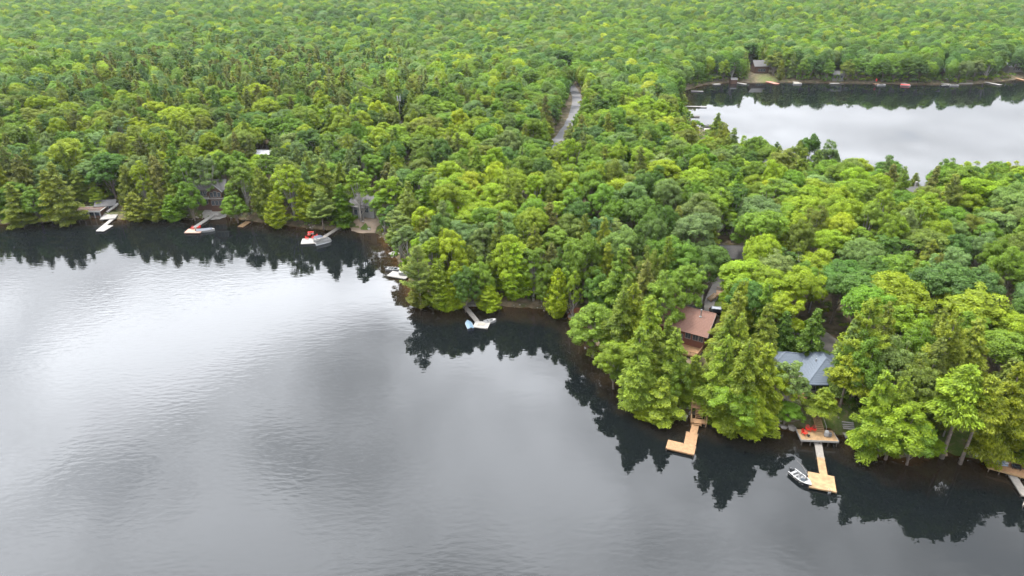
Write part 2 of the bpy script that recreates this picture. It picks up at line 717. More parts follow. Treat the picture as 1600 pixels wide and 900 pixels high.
def crown_broad(seed, H, Rc, base, nclump, nleaf, leaf, spread=1.0, top_sharp=0.0):
    """a lobed crown of leaf clumps round the ends of its limbs"""
    rng = np.random.default_rng(seed)
    zc = H * (base * 0.9 + 1) / 2 + 0.02 * H
    rz = H * (1 - base) / 2
    # big limbs make lobes
    nl = rng.integers(6, 10)
    lobes = []
    for k in range(nl):
        az = k * 2.4 + rng.uniform(-.4, .4)
        el = rng.uniform(-0.35, 1.2)
        rad = rng.uniform(0.42, 0.66)
        lobes.append((math.cos(az) * math.cos(el) * rad * Rc, math.sin(az) * math.cos(el) * rad * Rc, zc + math.sin(el) * rad * rz * (1.0 + 0.15 * rng.normal()), rng.uniform(0.36, 0.56)))
    lobes.append((rng.uniform(-.15, .15) * Rc, rng.uniform(-.15, .15) * Rc, zc + rz * 0.55, 0.48 - 0.15 * top_sharp))
    cl = []
    while len(cl) < nclump:
        lx, ly, lz, lr = lobes[rng.integers(len(lobes))]
        d = rng.normal(size=3)
        d /= np.linalg.norm(d)
        if d[2] < -0.55:
            continue
        c = np.array([lx + d[0] * lr * Rc * 0.85, ly + d[1] * lr * Rc * 0.85, lz + d[2] * lr * rz * 0.72])
        e_ = (c - np.array([0, 0, zc])) / np.array([Rc, Rc, rz])
        if np.linalg.norm(e_) < 0.42 or np.linalg.norm(e_) > 1.08:
            continue
        cl.append((c, rng.uniform(*((0.15, 0.29) if FARSET else (0.075, 0.2))) * Rc))
    cs = np.array([c for c, r_ in cl])
    rs = np.array([r_ for c, r_ in cl])
    cv = rng.random(len(cl))
    wgt = rs ** 2
    k = rng.choice(len(cl), size=nleaf, p=wgt / wgt.sum())
    outw = _unit(cs - np.array([0, 0, zc - 0.5 * rz]))
    d = _unit(rng.normal(size=(nleaf, 3)) + outw[k] * 0.7 + np.array([0, 0, 0.25]))
    rr = rs[k][:, None] * (rng.uniform(0.62, 1.08, (nleaf, 1)) + 0.42 * rng.random((nleaf, 1)) ** 4)
    pos = cs[k] + d * rr * np.array([1.05, 1.05, 0.88])
    nrm = d * 0.85 + np.array([0, 0, 0.4]) + rng.normal(size=(nleaf, 3)) * (0.12 if FARSET else 0.34)
    s = leaf * rng.uniform(0.65, 1.3, nleaf)
    if FARSET:          # most leaves lie on one rounded dome, broken by shallow lobes
        q = rng.random(nleaf) < 0.6
        dd = _unit(rng.normal(size=(nleaf, 3)) + np.array([0, 0, 0.25]))
        lob = np.zeros(nleaf)
        for _ in range(9):
            ax = rng.normal(size=3)
            ax /= np.linalg.norm(ax)
            lob = np.maximum(lob, 1 - 1.6 * (1 - dd @ ax))
        rad = (0.74 + 0.24 * lob + 0.05 * rng.normal(size=nleaf))[:, None]
        dome = np.array([0, 0, zc]) + dd * rad * np.array([Rc, Rc, rz])
        pos = np.where(q[:, None], dome, pos)
        nrm = np.where(q[:, None], dd * np.array([1, 1, 1.2]) + rng.normal(size=(nleaf, 3)) * 0.22, nrm)
    V = quads(pos, nrm, s, s * 0.62, rng)
    vary = np.clip((0.3 + 0.15 * rng.random(nleaf) if FARSET else 0.55 * rng.random(nleaf)) + 0.45 * cv[k], 0, 1)
    tip = np.clip((rr[:, 0] / rs[k] - 0.85) * 3, 0, 1) * (rng.random(nleaf) < 0.35)
    return V, vary, tip, cl


def crown_whorl(seed, H, Rc, base, style, nleaf, leaf):
    """needle sprays along drooping or rising branches"""
    rng = np.random.default_rng(seed)
    br = []
    nlev = {'hemlock': 26, 'pine': 15, 'cedar': 30, 'spruce': 26}[style]
    per = {'hemlock': 7, 'pine': 6, 'cedar': 8, 'spruce': 8}[style]
    az = rng.uniform(0, 6)
    for i in range(nlev):
        f = (i + rng.uniform(-.3, .3)) / nlev
        f = min(max(f, 0), 0.985)
        z = H * (base + (1 - base) * f)
        if style == 'pine':
            prof = (1 - f) ** 0.65 * (0.75 + 0.5 * rng.random())
        elif style == 'cedar':
            prof = (1 - f ** 1.5) ** 0.9
        else:
            prof = (1 - f) ** 0.72 * (0.86 + 0.28 * math.sin(i * 1.9 + seed))
        low = min(1.0, 0.55 + f * 5)
        for k in range(per):
            az += 2.399 + rng.uniform(-.35, .35)
            ln = Rc * prof * low * rng.uniform(0.5, 1.2) * (1 + 0.16 * math.sin(az + seed)) + 0.25
            if rng.random() < 0.12:
                continue
            if style == 'pine' and rng.random() < 0.22:
                continue
            droop = {'hemlock': 0.30, 'pine': -0.10, 'cedar': 0.05, 'spruce': 0.35}[style] * rng.uniform(.6, 1.4)
            rise = {'hemlock': 0.12, 'pine': 0.22, 'cedar': 0.45, 'spruce': 0.0}[style]
            br.append((az, z, ln, rise, droop))
    br = np.array(br)
    w_ = br[:, 2] ** 1.35
    k = rng.choice(len(br), size=nleaf, p=w_ / w_.sum())
    az, z, ln, rise, droop = br[k].T
    t = rng.uniform(0.12, 1.0, nleaf) ** 0.7
    rad = t * ln
    fanw = ln * {'hemlock': 0.26, 'pine': 0.30, 'cedar': 0.2, 'spruce': 0.2}[style] * np.sqrt(np.clip(t * (1.15 - t), 0, 1)) * 2
    lat = rng.uniform(-1, 1, nleaf) * fanw
    ca, sa = np.cos(az), np.sin(az)
    zz = z + ln * (rise * t * 1.5 - droop * t * t) - np.abs(lat) * 0.25 + rng.normal(size=nleaf) * (0.16 if style != 'pine' else 0.24)
    x = ca * rad - sa * lat
    y = sa * rad + ca * lat
    pos = np.stack([x, y, zz], 1)
    pos[:, 2] = np.minimum(pos[:, 2], H)
    outd = np.stack([ca - sa * lat / (np.abs(ln) + .1), sa + ca * lat / (np.abs(ln) + .1), -droop * 1.5 * t + rise * .6], 1)
    up = {'hemlock': 0.9, 'pine': 0.8, 'cedar': 0.45, 'spruce': 0.8}[style]
    nrm = np.array([0, 0, up]) + np.stack([ca, sa, ca * 0], 1) * (0.35 if style != 'cedar' else 0.7) + rng.normal(size=(nleaf, 3)) * 0.5
    s = leaf * rng.uniform(0.7, 1.3, nleaf)
    V = quads(pos, nrm, s * 1.3, s * 0.45, rng, outd + rng.normal(size=(nleaf, 3)) * 0.35)
    bv = rng.random(len(br))
    vary = np.clip(0.5 * rng.random(nleaf) + 0.5 * bv[k], 0, 1)
    tip = np.clip((t - 0.62) * 3.5, 0, 1)
    return V, vary, tip, br


def trunk_mb(seed, H, r0, base, kind, clumps=None, lean=0.0):
    rng = random.Random(seed)
    mb = MB()
    pts, rad = [], []
    n = 7
    wx, wy = rng.uniform(-1, 1), rng.uniform(-1, 1)
    top = 0.97 if kind != 'broad' else 0.72
    for i in range(n):
        f = i / (n - 1)
        q = 0.02 * H * math.sin(f * 3.0 + wx) * (0.25 if kind != 'broad' else 1)
        pts.append((q * wx, q * wy, -0.6 + (H * top + 0.6) * f))
        rad.append(r0 * (1.25 if i == 0 else 1) * (1 - f) ** 0.8 + 0.03)
    mb.tube(pts, rad, 7)
    if kind == 'broad' and clumps:
        rng.shuffle(clumps)
        for c, r_ in clumps[:16]:
            zb = H * (base * 0.75 + 0.3 * rng.random() * (1 - base))
            zb = min(zb, c[2] - 0.5)
            a = (0, 0, zb)
            mid = (c[0] * 0.5, c[1] * 0.5, zb + (c[2] - zb) * 0.38)
            mb.tube([a, mid, tuple(c)], [r0 * 0.38, r0 * 0.24, 0.03], 5, cap=False)
    if kind != 'broad' and clumps is not None:
        for az, z, ln, rise, droop in clumps[::9]:
            mb.tube([(0, 0, z), (math.cos(az) * ln * .5, math.sin(az) * ln * .5, z + ln * (rise * .75 - droop * .25)),
                     (math.cos(az) * ln * .85, math.sin(az) * ln * .85, z + ln * (rise * 1.27 - droop * .72))], [0.06, 0.045, 0.02], 4, cap=False)
    return mb


FARSET = False
PROTO = {}      # species -> list of dicts with crown mesh, trunk mesh, H, R, base


def make_proto(sp, seed, H, Rc, base, style, nleaf, leaf, nclump=60, bark=None, ts=0.0):
    if style == 'broad':
        V, va, ti, cl = crown_broad(seed, H, Rc, base, nclump, nleaf, leaf, top_sharp=ts)
        m = LEAF
    else:
        V, va, ti, cl = crown_whorl(seed, H, Rc, base, style, nleaf, leaf)
        m = NEEDLE
    Hp, Rp = H, Rc
    H = float(np.percentile(V[:, 2], 99.9))
    Rc = float(np.percentile(np.hypot(V[:, 0], V[:, 1]), 95))
    crown = leaf_mesh('crown', V, va, ti, m)
    tb = trunk_mb(seed, Hp, Hp * 0.0115 + 0.03, base, 'broad' if style == 'broad' else 'conifer', cl)
    trunk = tb.mesh('trunk', bark or BARK, smooth=True)
    PROTO.setdefault(sp, []).append(dict(crown=crown, trunk=trunk, H=H, R=Rc, base=base, sp=sp))


for s_ in range(6):
    make_proto('maple_tree', 10 + s_, 17, 4.6 + 0.3 * (s_ % 3), 0.20, 'broad', 23000, 0.15, 115 + 11 * s_)
for s_ in range(3):
    make_proto('maple_edge', 20 + s_, 14, 4.6, 0.02, 'broad', 24000, 0.15, 150)
for s_ in range(3):
    make_proto('birch_tree', 30 + s_, 17, 3.5, 0.05, 'broad', 16000, 0.135, 110, PALEBARK, 0.6)
for s_ in range(3):
    make_proto('hemlock_tree', 50 + s_, 18, 3.9, 0.07, 'hemlock', 24000, 0.155)
for s_ in range(2):
    make_proto('hemlock_high', 55 + s_, 18, 4.2, 0.5, 'hemlock', 18000, 0.155)
for s_ in range(3):
    make_proto('pine_tree', 60 + s_, 20, 4.4, 0.30, 'pine', 18000, 0.18)
for s_ in range(2):
    make_proto('cedar_tree', 70 + s_, 12, 2.5, 0.0, 'cedar', 14000, 0.15)
for s_ in range(2):
    make_proto('spruce_tree', 80 + s_, 16, 3.1, 0.08, 'spruce', 14000, 0.19)
# plainer copies for the distance
FARSET = True
for s_ in range(6):
    make_proto('maple_far', 110 + s_, 16, 4.9, 0.12, 'broad', 3600, 0.34, 34 + 4 * s_)
for s_ in range(3):
    make_proto('hemlock_far', 150 + s_, 18, 3.7, 0.05, 'hemlock', 1700, 0.55)


FARSET = False
for s_ in range(2):
    make_proto('dead_crown', 190 + s_, 12, 3.4, 0.25, 'broad', 3600, 0.13, 60)


def bare_tree(seed, H):
    rng = random.Random(seed)
    mb = MB()
    tips = []

    def grow(p, d, ln, r, lev):
        q = p + d * ln
        mid = p + d * ln * 0.5 + Vector((rng.uniform(-1, 1), rng.uniform(-1, 1), 0)) * ln * 0.05
        mb.tube([p, mid, q], [r, r * 0.8, r * 0.55], 6 if lev == 0 else 4, cap=False)
        if lev == 4:
            return
        for k in range(5 if lev else 7):
            f = rng.uniform(0.3, 1.0)
            nd = (d + Vector((rng.uniform(-1, 1), rng.uniform(-1, 1), rng.uniform(-.1, .6))) * 0.8).normalized()
            grow(p + d * ln * f, nd, ln * rng.uniform(.34, .5), r * (1 - f * .5) * 0.5, lev + 1)
    grow(Vector((0, 0, -.4)), Vector((rng.uniform(-.05, .05), rng.uniform(-.05, .05), 1)), H * 0.62, 0.16, 0)
    return mb
# ------------------------------------------------------------------ where the trees stand
TINT = {'bright': (0.118, 0.176, 0.007), 'mid': (0.073, 0.132, 0.009), 'dark': (0.043, 0.086, 0.010), 'grey': (0.086, 0.130, 0.030),
        'olive': (0.086, 0.118, 0.012), 'golden': (0.100, 0.140, 0.010), 'blue': (0.050, 0.098, 0.020), 'brown': (0.076, 0.092, 0.017),
        'lime': (0.160, 0.212, 0.008)}
TWORD = {'bright': 'bright yellow-green', 'mid': 'mid-green', 'dark': 'dark green', 'grey': 'pale grey-green', 'olive': 'olive green',
         'golden': 'golden green', 'blue': 'bluish green', 'brown': 'dull brownish-green', 'lime': 'lime green'}
BROAD = ('maple_tree', 'birch_tree')
HIGH = set()

# top of the tree in the picture, species, height, crown radius, colour
HERO = [
    # shore below the brown-roofed cottage
    (932, 475, 'maple_tree', 13, 5.2, 'mid'), (975, 456, 'hemlock_tree', 18, 4.2, 'olive'), (992, 444, 'hemlock_tree', 18, 3.9, 'golden'),
    (1019, 464, 'hemlock_tree', 18, 3.6, 'golden'), (963, 534, 'maple_tree', 11, 3.8, 'bright'), (1002, 512, 'hemlock_tree', 17, 4.2, 'golden'),
    (1024, 520, 'hemlock_tree', 15, 3.4, 'olive'), (1059, 515, 'hemlock_tree', 16, 3.4, 'golden'), (1047, 494, 'hemlock_tree', 12, 2.7, 'olive'),
    (1058, 556, 'maple_tree', 11, 3.4, 'mid'), (1036, 590, 'hemlock_tree', 9, 3.2, 'golden'), (1008, 560, 'hemlock_tree', 12, 3.4, 'olive'),
    (985, 560, 'maple_tree', 8, 3.3, 'mid'), (1028, 626, 'cedar_tree', 4.5, 2.6, 'golden'), (1008, 634, 'cedar_tree', 3, 1.7, 'golden'),
    (1139, 526, 'hemlock_tree', 18, 3.8, 'golden'), (1172, 534, 'hemlock_tree', 19, 4.4, 'golden'), (1202, 540, 'hemlock_tree', 17, 3.8, 'golden'),
    (1143, 494, 'hemlock_tree', 17, 3.4, 'olive'), (1160, 490, 'hemlock_tree', 18, 3.6, 'golden'), (1202, 475, 'hemlock_tree', 17, 3.6, 'olive'),
    (1128, 536, 'hemlock_tree', 13, 2.8, 'olive'), (1150, 594, 'maple_tree', 11, 4.4, 'mid'), (1088, 556, 'hemlock_tree', 10, 2.6, 'olive'), (1084, 590, 'hemlock_tree', 6, 2.2, 'golden'), (1107, 585, 'maple_tree', 6, 2.4, 'mid'), (1182, 610, 'hemlock_tree', 10, 3.4, 'golden'),
    (1138, 606, 'hemlock_tree', 9, 3.0, 'golden'), (1216, 590, 'maple_tree', 9, 3.0, 'bright'), (1206, 625, 'maple_tree', 6, 2.8, 'mid'),
    (1160, 640, 'maple_tree', 5, 3.0, 'mid'), (1232, 630, 'maple_tree', 5, 2.8, 'mid'),
    # round the blue-grey roofed house
    (1243, 566, 'birch_tree', 11, 2.9, 'grey'), (1328, 574, 'hemlock_high', 12.5, 3.4, 'golden'), (1291, 606, 'hemlock_high', 9, 2.7, 'golden'), (1365, 468, 'pine_tree', 21, 4.2, 'golden'),
    (1420, 476, 'maple_tree', 17, 5.2, 'bright'), (1408, 432, 'maple_tree', 18, 6.0, 'bright'), (1404, 528, 'maple_tree', 16, 4.4, 'grey'),
    (1357, 520, 'maple_tree', 16, 4.0, 'mid'), (1497, 490, 'pine_tree', 22, 4.2, 'golden'), (1474, 530, 'hemlock_tree', 18, 4.0, 'brown'),
    (1386, 580, 'hemlock_tree', 17, 3.6, 'golden'), (1418, 590, 'hemlock_tree', 16, 3.6, 'golden'), (1397, 634, 'maple_tree', 11, 3.8, 'mid'),
    (1412, 622, 'maple_tree', 13, 5.6, 'bright'), (1438, 660, 'maple_tree', 9, 4.0, 'mid'), (1460, 684, 'maple_tree', 4, 2.2, 'bright'),
    (1522, 572, 'hemlock_high', 19, 5.0, 'golden'), (1552, 588, 'hemlock_high', 18, 4.2, 'golden'), (1598, 572, 'hemlock_tree', 19, 4.4, 'golden'),
    (1594, 652, 'hemlock_tree', 5.5, 3.0, 'mid'), (1618, 645, 'hemlock_tree', 7, 3.4, 'mid'), (1462, 590, 'hemlock_tree', 9, 3.2, 'olive'), (1500, 556, 'hemlock_tree', 15, 3.4, 'olive'),
    (1280, 484, 'spruce_tree', 14, 3.2, 'dark'), (1322, 548, 'spruce_tree', 8, 2.4, 'dark'), (1230, 488, 'spruce_tree', 11, 3.0, 'dark'), (1262, 502, 'spruce_tree', 8, 2.6, 'mid'),
    (1590, 488, 'maple_tree', 15, 4.6, 'bright'), (1534, 448, 'maple_tree', 18, 6.4, 'bright'), (1584, 520, 'maple_tree', 15, 5.2, 'mid'),
    (1445, 555, 'maple_tree', 16, 4.0, 'olive'), (1338, 500, 'hemlock_tree', 17, 3.4, 'grey'),
    # round the drive
    (1171, 410, 'maple_tree', 16, 6.0, 'bright'), (1210, 420, 'maple_tree', 16, 4.8, 'bright'), (1215, 392, 'maple_tree', 17, 4.8, 'grey'),
    (1158, 452, 'maple_tree', 11, 3.6, 'bright'), (1044, 370, 'maple_tree', 17, 4.6, 'mid'), (1073, 380, 'maple_tree', 17, 4.6, 'mid'),
    (1112, 385, 'maple_tree', 17, 4.8, 'dark'), (1040, 425, 'maple_tree', 16, 4.6, 'mid'), (1082, 412, 'maple_tree', 16, 4.0, 'mid'), (1012, 408, 'hemlock_tree', 17, 4.0, 'brown'),
    # the wooded bank of the middle docks
    (651, 384, 'pine_tree', 17, 4.0, 'grey'), (686, 408, 'cedar_tree', 13, 3.4, 'golden'), (708, 408, 'cedar_tree', 13, 3.2, 'bright'),
    (655, 440, 'cedar_tree', 7, 2.8, 'olive'), (667, 357, 'birch_tree', 15, 3.6, 'grey'), (695, 440, 'cedar_tree', 8, 2.6, 'bright'), (747, 402, 'maple_tree', 13, 3.8, 'mid'),
    (765, 446, 'cedar_tree', 7, 3.0, 'bright'), (803, 386, 'cedar_tree', 15, 4.0, 'bright'), (835, 392, 'birch_tree', 14, 3.8, 'mid'),
    (797, 366, 'maple_tree', 16, 5.2, 'bright'), (915, 368, 'maple_tree', 18, 5.0, 'mid'), (872, 420, 'cedar_tree', 13, 2.7, 'bright'),
    (936, 424, 'maple_tree', 13, 3.8, 'dark'), (726, 418, 'maple_tree', 12, 3.2, 'dark'), (860, 412, 'maple_tree', 13, 3.2, 'mid'), (898, 424, 'birch_tree', 13, 2.2, 'bright'),
    (691, 356, 'cedar_tree', 15, 2.4, 'golden'), (720, 344, 'maple_tree', 15, 4.6, 'grey'), (753, 350, 'maple_tree', 15, 4.6, 'grey'), (790, 316, 'maple_tree', 15, 4.4, 'bright'),
    (640, 300, 'maple_tree', 16, 4.8, 'olive'), (622, 330, 'birch_tree', 14, 4.4, 'grey'), (662, 322, 'maple_tree', 14, 4.4, 'lime'), (610, 276, 'birch_tree', 16, 5.0, 'bright'), (596, 300, 'birch_tree', 13, 4.2, 'mid'),
    (634, 352, 'birch_tree', 12, 3.6, 'grey'), (615, 345, 'cedar_tree', 8, 3.0, 'mid'),
    # left shore
    (13, 287, 'hemlock_tree', 14, 4.2, 'olive'), (25, 242, 'hemlock_tree', 18, 4.8, 'brown'), (66, 266, 'hemlock_tree', 17, 4.6, 'golden'),
    (86, 274, 'hemlock_tree', 16, 4.4, 'olive'), (117, 266, 'hemlock_tree', 11.5, 3.8, 'olive'), (144, 285, 'hemlock_tree', 8.5, 3.2, 'golden'),
    (46, 293, 'maple_tree', 12, 4.2, 'mid'), (162, 240, 'maple_tree', 17, 6.6, 'dark'), (192, 264, 'cedar_tree', 16, 3.6, 'olive'),
    (215, 258, 'birch_tree', 17, 3.8, 'bright'), (237, 244, 'cedar_tree', 18, 3.8, 'brown'), (260, 262, 'hemlock_tree', 16, 4.0, 'olive'),
    (290, 280, 'maple_tree', 14, 4.2, 'mid'), (286, 250, 'birch_tree', 18, 4.2, 'mid'), (314, 244, 'birch_tree', 18, 4.6, 'grey'),
    (376, 256, 'birch_tree', 18, 5.2, 'mid'), (402, 266, 'cedar_tree', 17, 3.8, 'olive'), (448, 263, 'birch_tree', 18, 5.0, 'bright'), (362, 302, 'maple_tree', 10, 4.2, 'mid'),
    (504, 258, 'hemlock_tree', 19, 5.0, 'olive'), (498, 298, 'pine_tree', 13, 4.2, 'grey'), (530, 288, 'hemlock_tree', 14, 4.2, 'mid'), (474, 290, 'cedar_tree', 13, 3.6, 'bright'), (425, 300, 'cedar_tree', 12, 3.4, 'bright'),
    (556, 263, 'birch_tree', 17, 4.6, 'mid'), (345, 236, 'maple_tree', 17, 5.0, 'mid'), (205, 300, 'cedar_tree', 10, 3.4, 'olive'), (235, 300, 'cedar_tree', 10, 3.2, 'olive'), (262, 305, 'cedar_tree', 9, 3.4, 'mid'),
    (92, 315, 'cedar_tree', 6, 2.6, 'mid'), (70, 310, 'maple_tree', 8, 3.0, 'mid'),
    # edge of the back lake
    (1184, 212, 'maple_tree', 18, 5.6, 'mid'), (1145, 224, 'maple_tree', 15, 4.2, 'mid'), (1215, 222, 'hemlock_tree', 14, 3.0, 'dark'), (1270, 210, 'maple_tree', 19, 4.4, 'dark'), (1251, 220, 'hemlock_tree', 17, 3.4, 'olive'), (1299, 218, 'maple_tree', 17, 4.4, 'grey'),
]

# things that trees must leave in view: (px, py, z)
KEEP = [(1068, 480, 10), (1085, 485, 10), (1096, 492, 10), (1075, 500, 9), (1090, 500, 9), (1065, 490, 9), (1083, 478, 6), (1070, 519, 6), (1078, 528, 5),
        (1120, 486, 4.5), (1132, 486, 4.5), (1102, 478, 4), (1106, 466, 4), (1115, 456, 4), (1122, 446, 4), (1126, 434, 4), (1128, 424, 4), (1125, 460, 6), (1133, 462, 6), (1095, 478, 4), (1110, 452, 4), (1118, 440, 4),
        (1150, 388, 8), (1145, 398, 6), (1142, 408, 5), 
        (1236, 556, 8), (1280, 556, 9), (1290, 575, 8), (1275, 590, 7), (1310, 570, 8), (1262, 562, 8), (1302, 535, 4), (1296, 524, 4), (1308, 541, 4), (1336, 578, 5), (1240, 592, 5),
        (1500, 690, 1.5), (1480, 680, 1.5), (1520, 695, 1), (1470, 655, 2), (1490, 645, 2), (1550, 702, 1.5), (1530, 690, 1.5), (1505, 660, 2), (1328, 670, 1.5), (1320, 660, 2), (1284, 640, 2), (1284, 655, 2),
        (1300, 640, 3), (1320, 640, 3),
        (120, 330, 2), (140, 330, 2), (165, 330, 2), (175, 332, 2), (180, 327, 3), (165, 317, 3.5), (170, 324, 2),
        (320, 290, 7), (330, 296, 6), (340, 300, 5), (345, 308, 4), (330, 310, 3), (335, 318, 3), (340, 328, 2), (325, 330, 1), (345, 290, 7), (325, 284, 9), (336, 282, 9),
        (403, 234, 12), (413, 234, 12), (420, 236, 12), (576, 303, 6), (583, 308, 6), (562, 320, 4), (568, 330, 3), (575, 336, 2), (570, 346, 1.5), (556, 340, 1.5), (580, 350, 1), (556, 326, 3),
        (625, 163, 15), (625, 175, 12), (626, 187, 8), (633, 256, 8), 
        (1427, 280, 10), (1434, 284, 9), (1438, 276, 11), (1430, 289, 8), (1438, 289, 8),
        (1180, 100, 6), (1190, 103, 5), (1190, 121, 1), (1210, 122, 1), (1176, 97, 7), (1312, 117, 3), (1480, 108, 5), (1582, 98, 7),
        (700, 476, 1), (735, 474, 1.0), (742, 476, 1), (890, 491, 1), (905, 492, 1), (900, 488, 1.5), (614, 396, .5), (620, 430, .5), (608, 428, .5), (632, 430, .5), (634, 426, .5),
        (1091, 632, 2), (1100, 640, 2), (1085, 640, 2), (1091, 622, 3), (1260, 676, 1), (1290, 672, 1), (1250, 670, 1), (1560, 716, 1), (1590, 716, 1), (1570, 722, 1), (1430, 706, .5)]
KEEP += [(1108, 493, 8.5), (1105, 501, 8.5), (1098, 512, 7), (1101, 489, 9), (1098, 500, 8.5), (1093, 508, 8), (1052, 484, 9), (1240, 557, 8), (1255, 557, 8), (1262, 556, 8), (1268, 572, 8), (1282, 582, 7)]
KEEP += [(x_, y_, 6.5) for x_, y_ in [(902, 142), (905, 150), (904, 160), (900, 166), (898, 172), (895, 180), (890, 190), (884, 198), (880, 206), (873, 214), (896, 150), (899, 158), (868, 219), (880, 214), (893, 172), (886, 186)]]
KEEP += [(a_, b_, .5) for a_, b_ in [(1080, 142), (1088, 142), (1097, 142), (1073, 166), (1085, 166), (1100, 166), (1076, 181), (1086, 181), (1092, 181), (1092, 199), (1103, 202), (1112, 202), (1110, 208), (1076, 152), (1080, 173), (1090, 190)]]
KEEPW = []
for kx, ky, kz in KEEP:
    q = P(kx, ky, kz)
    KEEPW.append((kx, ky, proj(q.x, q.y, q.z)[2]))
KEEPW = np.array(KEEPW)

ROAD_PX = [(862, 224), (872, 214), (886, 196), (896, 178), (899, 165), (902, 154), (900, 143), (893, 130)]
ROAD = [P(a, b, 6.5)[:2] for a, b in ROAD_PX]
ROAD = [(ROAD[0][0] - 14, ROAD[0][1] - 26)] + [(float(a), float(b)) for a, b in ROAD] + [(ROAD[-1][0] - 30, ROAD[-1][1] + 70)]
DRIVE = [tuple(P(a, b, 4.2)[:2]) for a, b in [(1100, 487), (1098, 477), (1104, 465), (1116, 452), (1124, 440), (1127, 428), (1129, 414)]]
YARD = [tuple(P(a, b, 4.0)[:2]) for a, b in [(1306, 545), (1302, 530), (1290, 520), (1270, 514), (1240, 510)]]


def seg_dist(x, y, line):
    d = 1e9
    for (ax, ay), (bx, by) in zip(line, line[1:]):
        ex, ey = bx - ax, by - ay
        t = min(max(((x - ax) * ex + (y - ay) * ey) / (ex * ex + ey * ey + 1e-9), 0), 1)
        d = min(d, math.hypot(x - ax - t * ex, y - ay - t * ey))
    return d


CLEAR = [(*P(a, b, z)[:2], r_) for a, b, z, r_ in [
    (1075, 505, 6, 7.5), (1275, 575, 6, 9), (1500, 685, 1.5, 6), (1528, 705, 1, 4), (1480, 665, 2, 4), (1325, 665, 2, 3.5), (1284, 640, 3, 3.0), (1126, 462, 4.5, 3.5), (1122, 486, 4.2, 3.5),
    (1146, 390, 7, 5), (163, 318, 3.8, 4), (135, 334, 1, 5), (172, 334, 1, 4), (333, 302, 5, 7), (330, 331, 1, 4.5), (574, 312, 6, 6), (562, 335, 2, 4), (570, 350, 1.5, 5), (412, 236, 10, 4), (633, 258, 8, 3), (1430, 283, 9, 6),
    (1188, 103, 6, 6), (1200, 123, 1, 6), (1215, 123, 1, 5), (1310, 114, 4, 4), (1480, 110, 4, 5), (1583, 100, 5, 6), (627, 209, 7, 1.6), (730, 476, .8, 2.5), (900, 490, 1.2, 2.5), (1091, 635, 1.5, 3)]]


def clear_here(x, y, m=0.0):
    for cx, cy_, r_ in CLEAR:
        if (x - cx) ** 2 + (y - cy_) ** 2 < (r_ + m) ** 2:
            return False
    return seg_dist(x, y, ROAD) > 4.6 + m and seg_dist(x, y, DRIVE) > 3.2 + m and seg_dist(x, y, YARD) > 3.6 + m


def blocks(x, y, g, H, Rc, base, conifer):
    px_, pt, t = proj(x, y, g + H)
    _, pb, _ = proj(x, y, g + H * base * 0.7)
    s = FPX / t
    dx = np.abs(KEEPW[:, 0] - px_)
    if conifer:
        fr = np.clip((KEEPW[:, 1] - pt) / max(pb - pt, 1), 0, 1)
        wid = Rc * s * (0.15 + 0.95 * fr)
    else:
        wid = Rc * s * 1.0
    return bool(np.any((dx < wid + 1.5) & (KEEPW[:, 1] > pt - 2) & (KEEPW[:, 1] < pb + Rc * s * 0.35) & (KEEPW[:, 2] > t + 1.0)))


TREES = []      # x, y, ground, species, H, R, tint name, hero?
for (px_, py_, sp, H_, R_, tn) in HERO:
    g_ = 2.0
    for _ in range(4):
        q = P(px_, py_, g_ + H_)
        g_ = max(gz(q.x, q.y), 0.1)
    if sp == 'hemlock_high':
        HIGH.add(len(TREES))
        sp = 'hemlock_tree'
    TREES.append([q.x, q.y, g_, sp, float(H_), float(R_), tn, True])

rngf = random.Random(4)


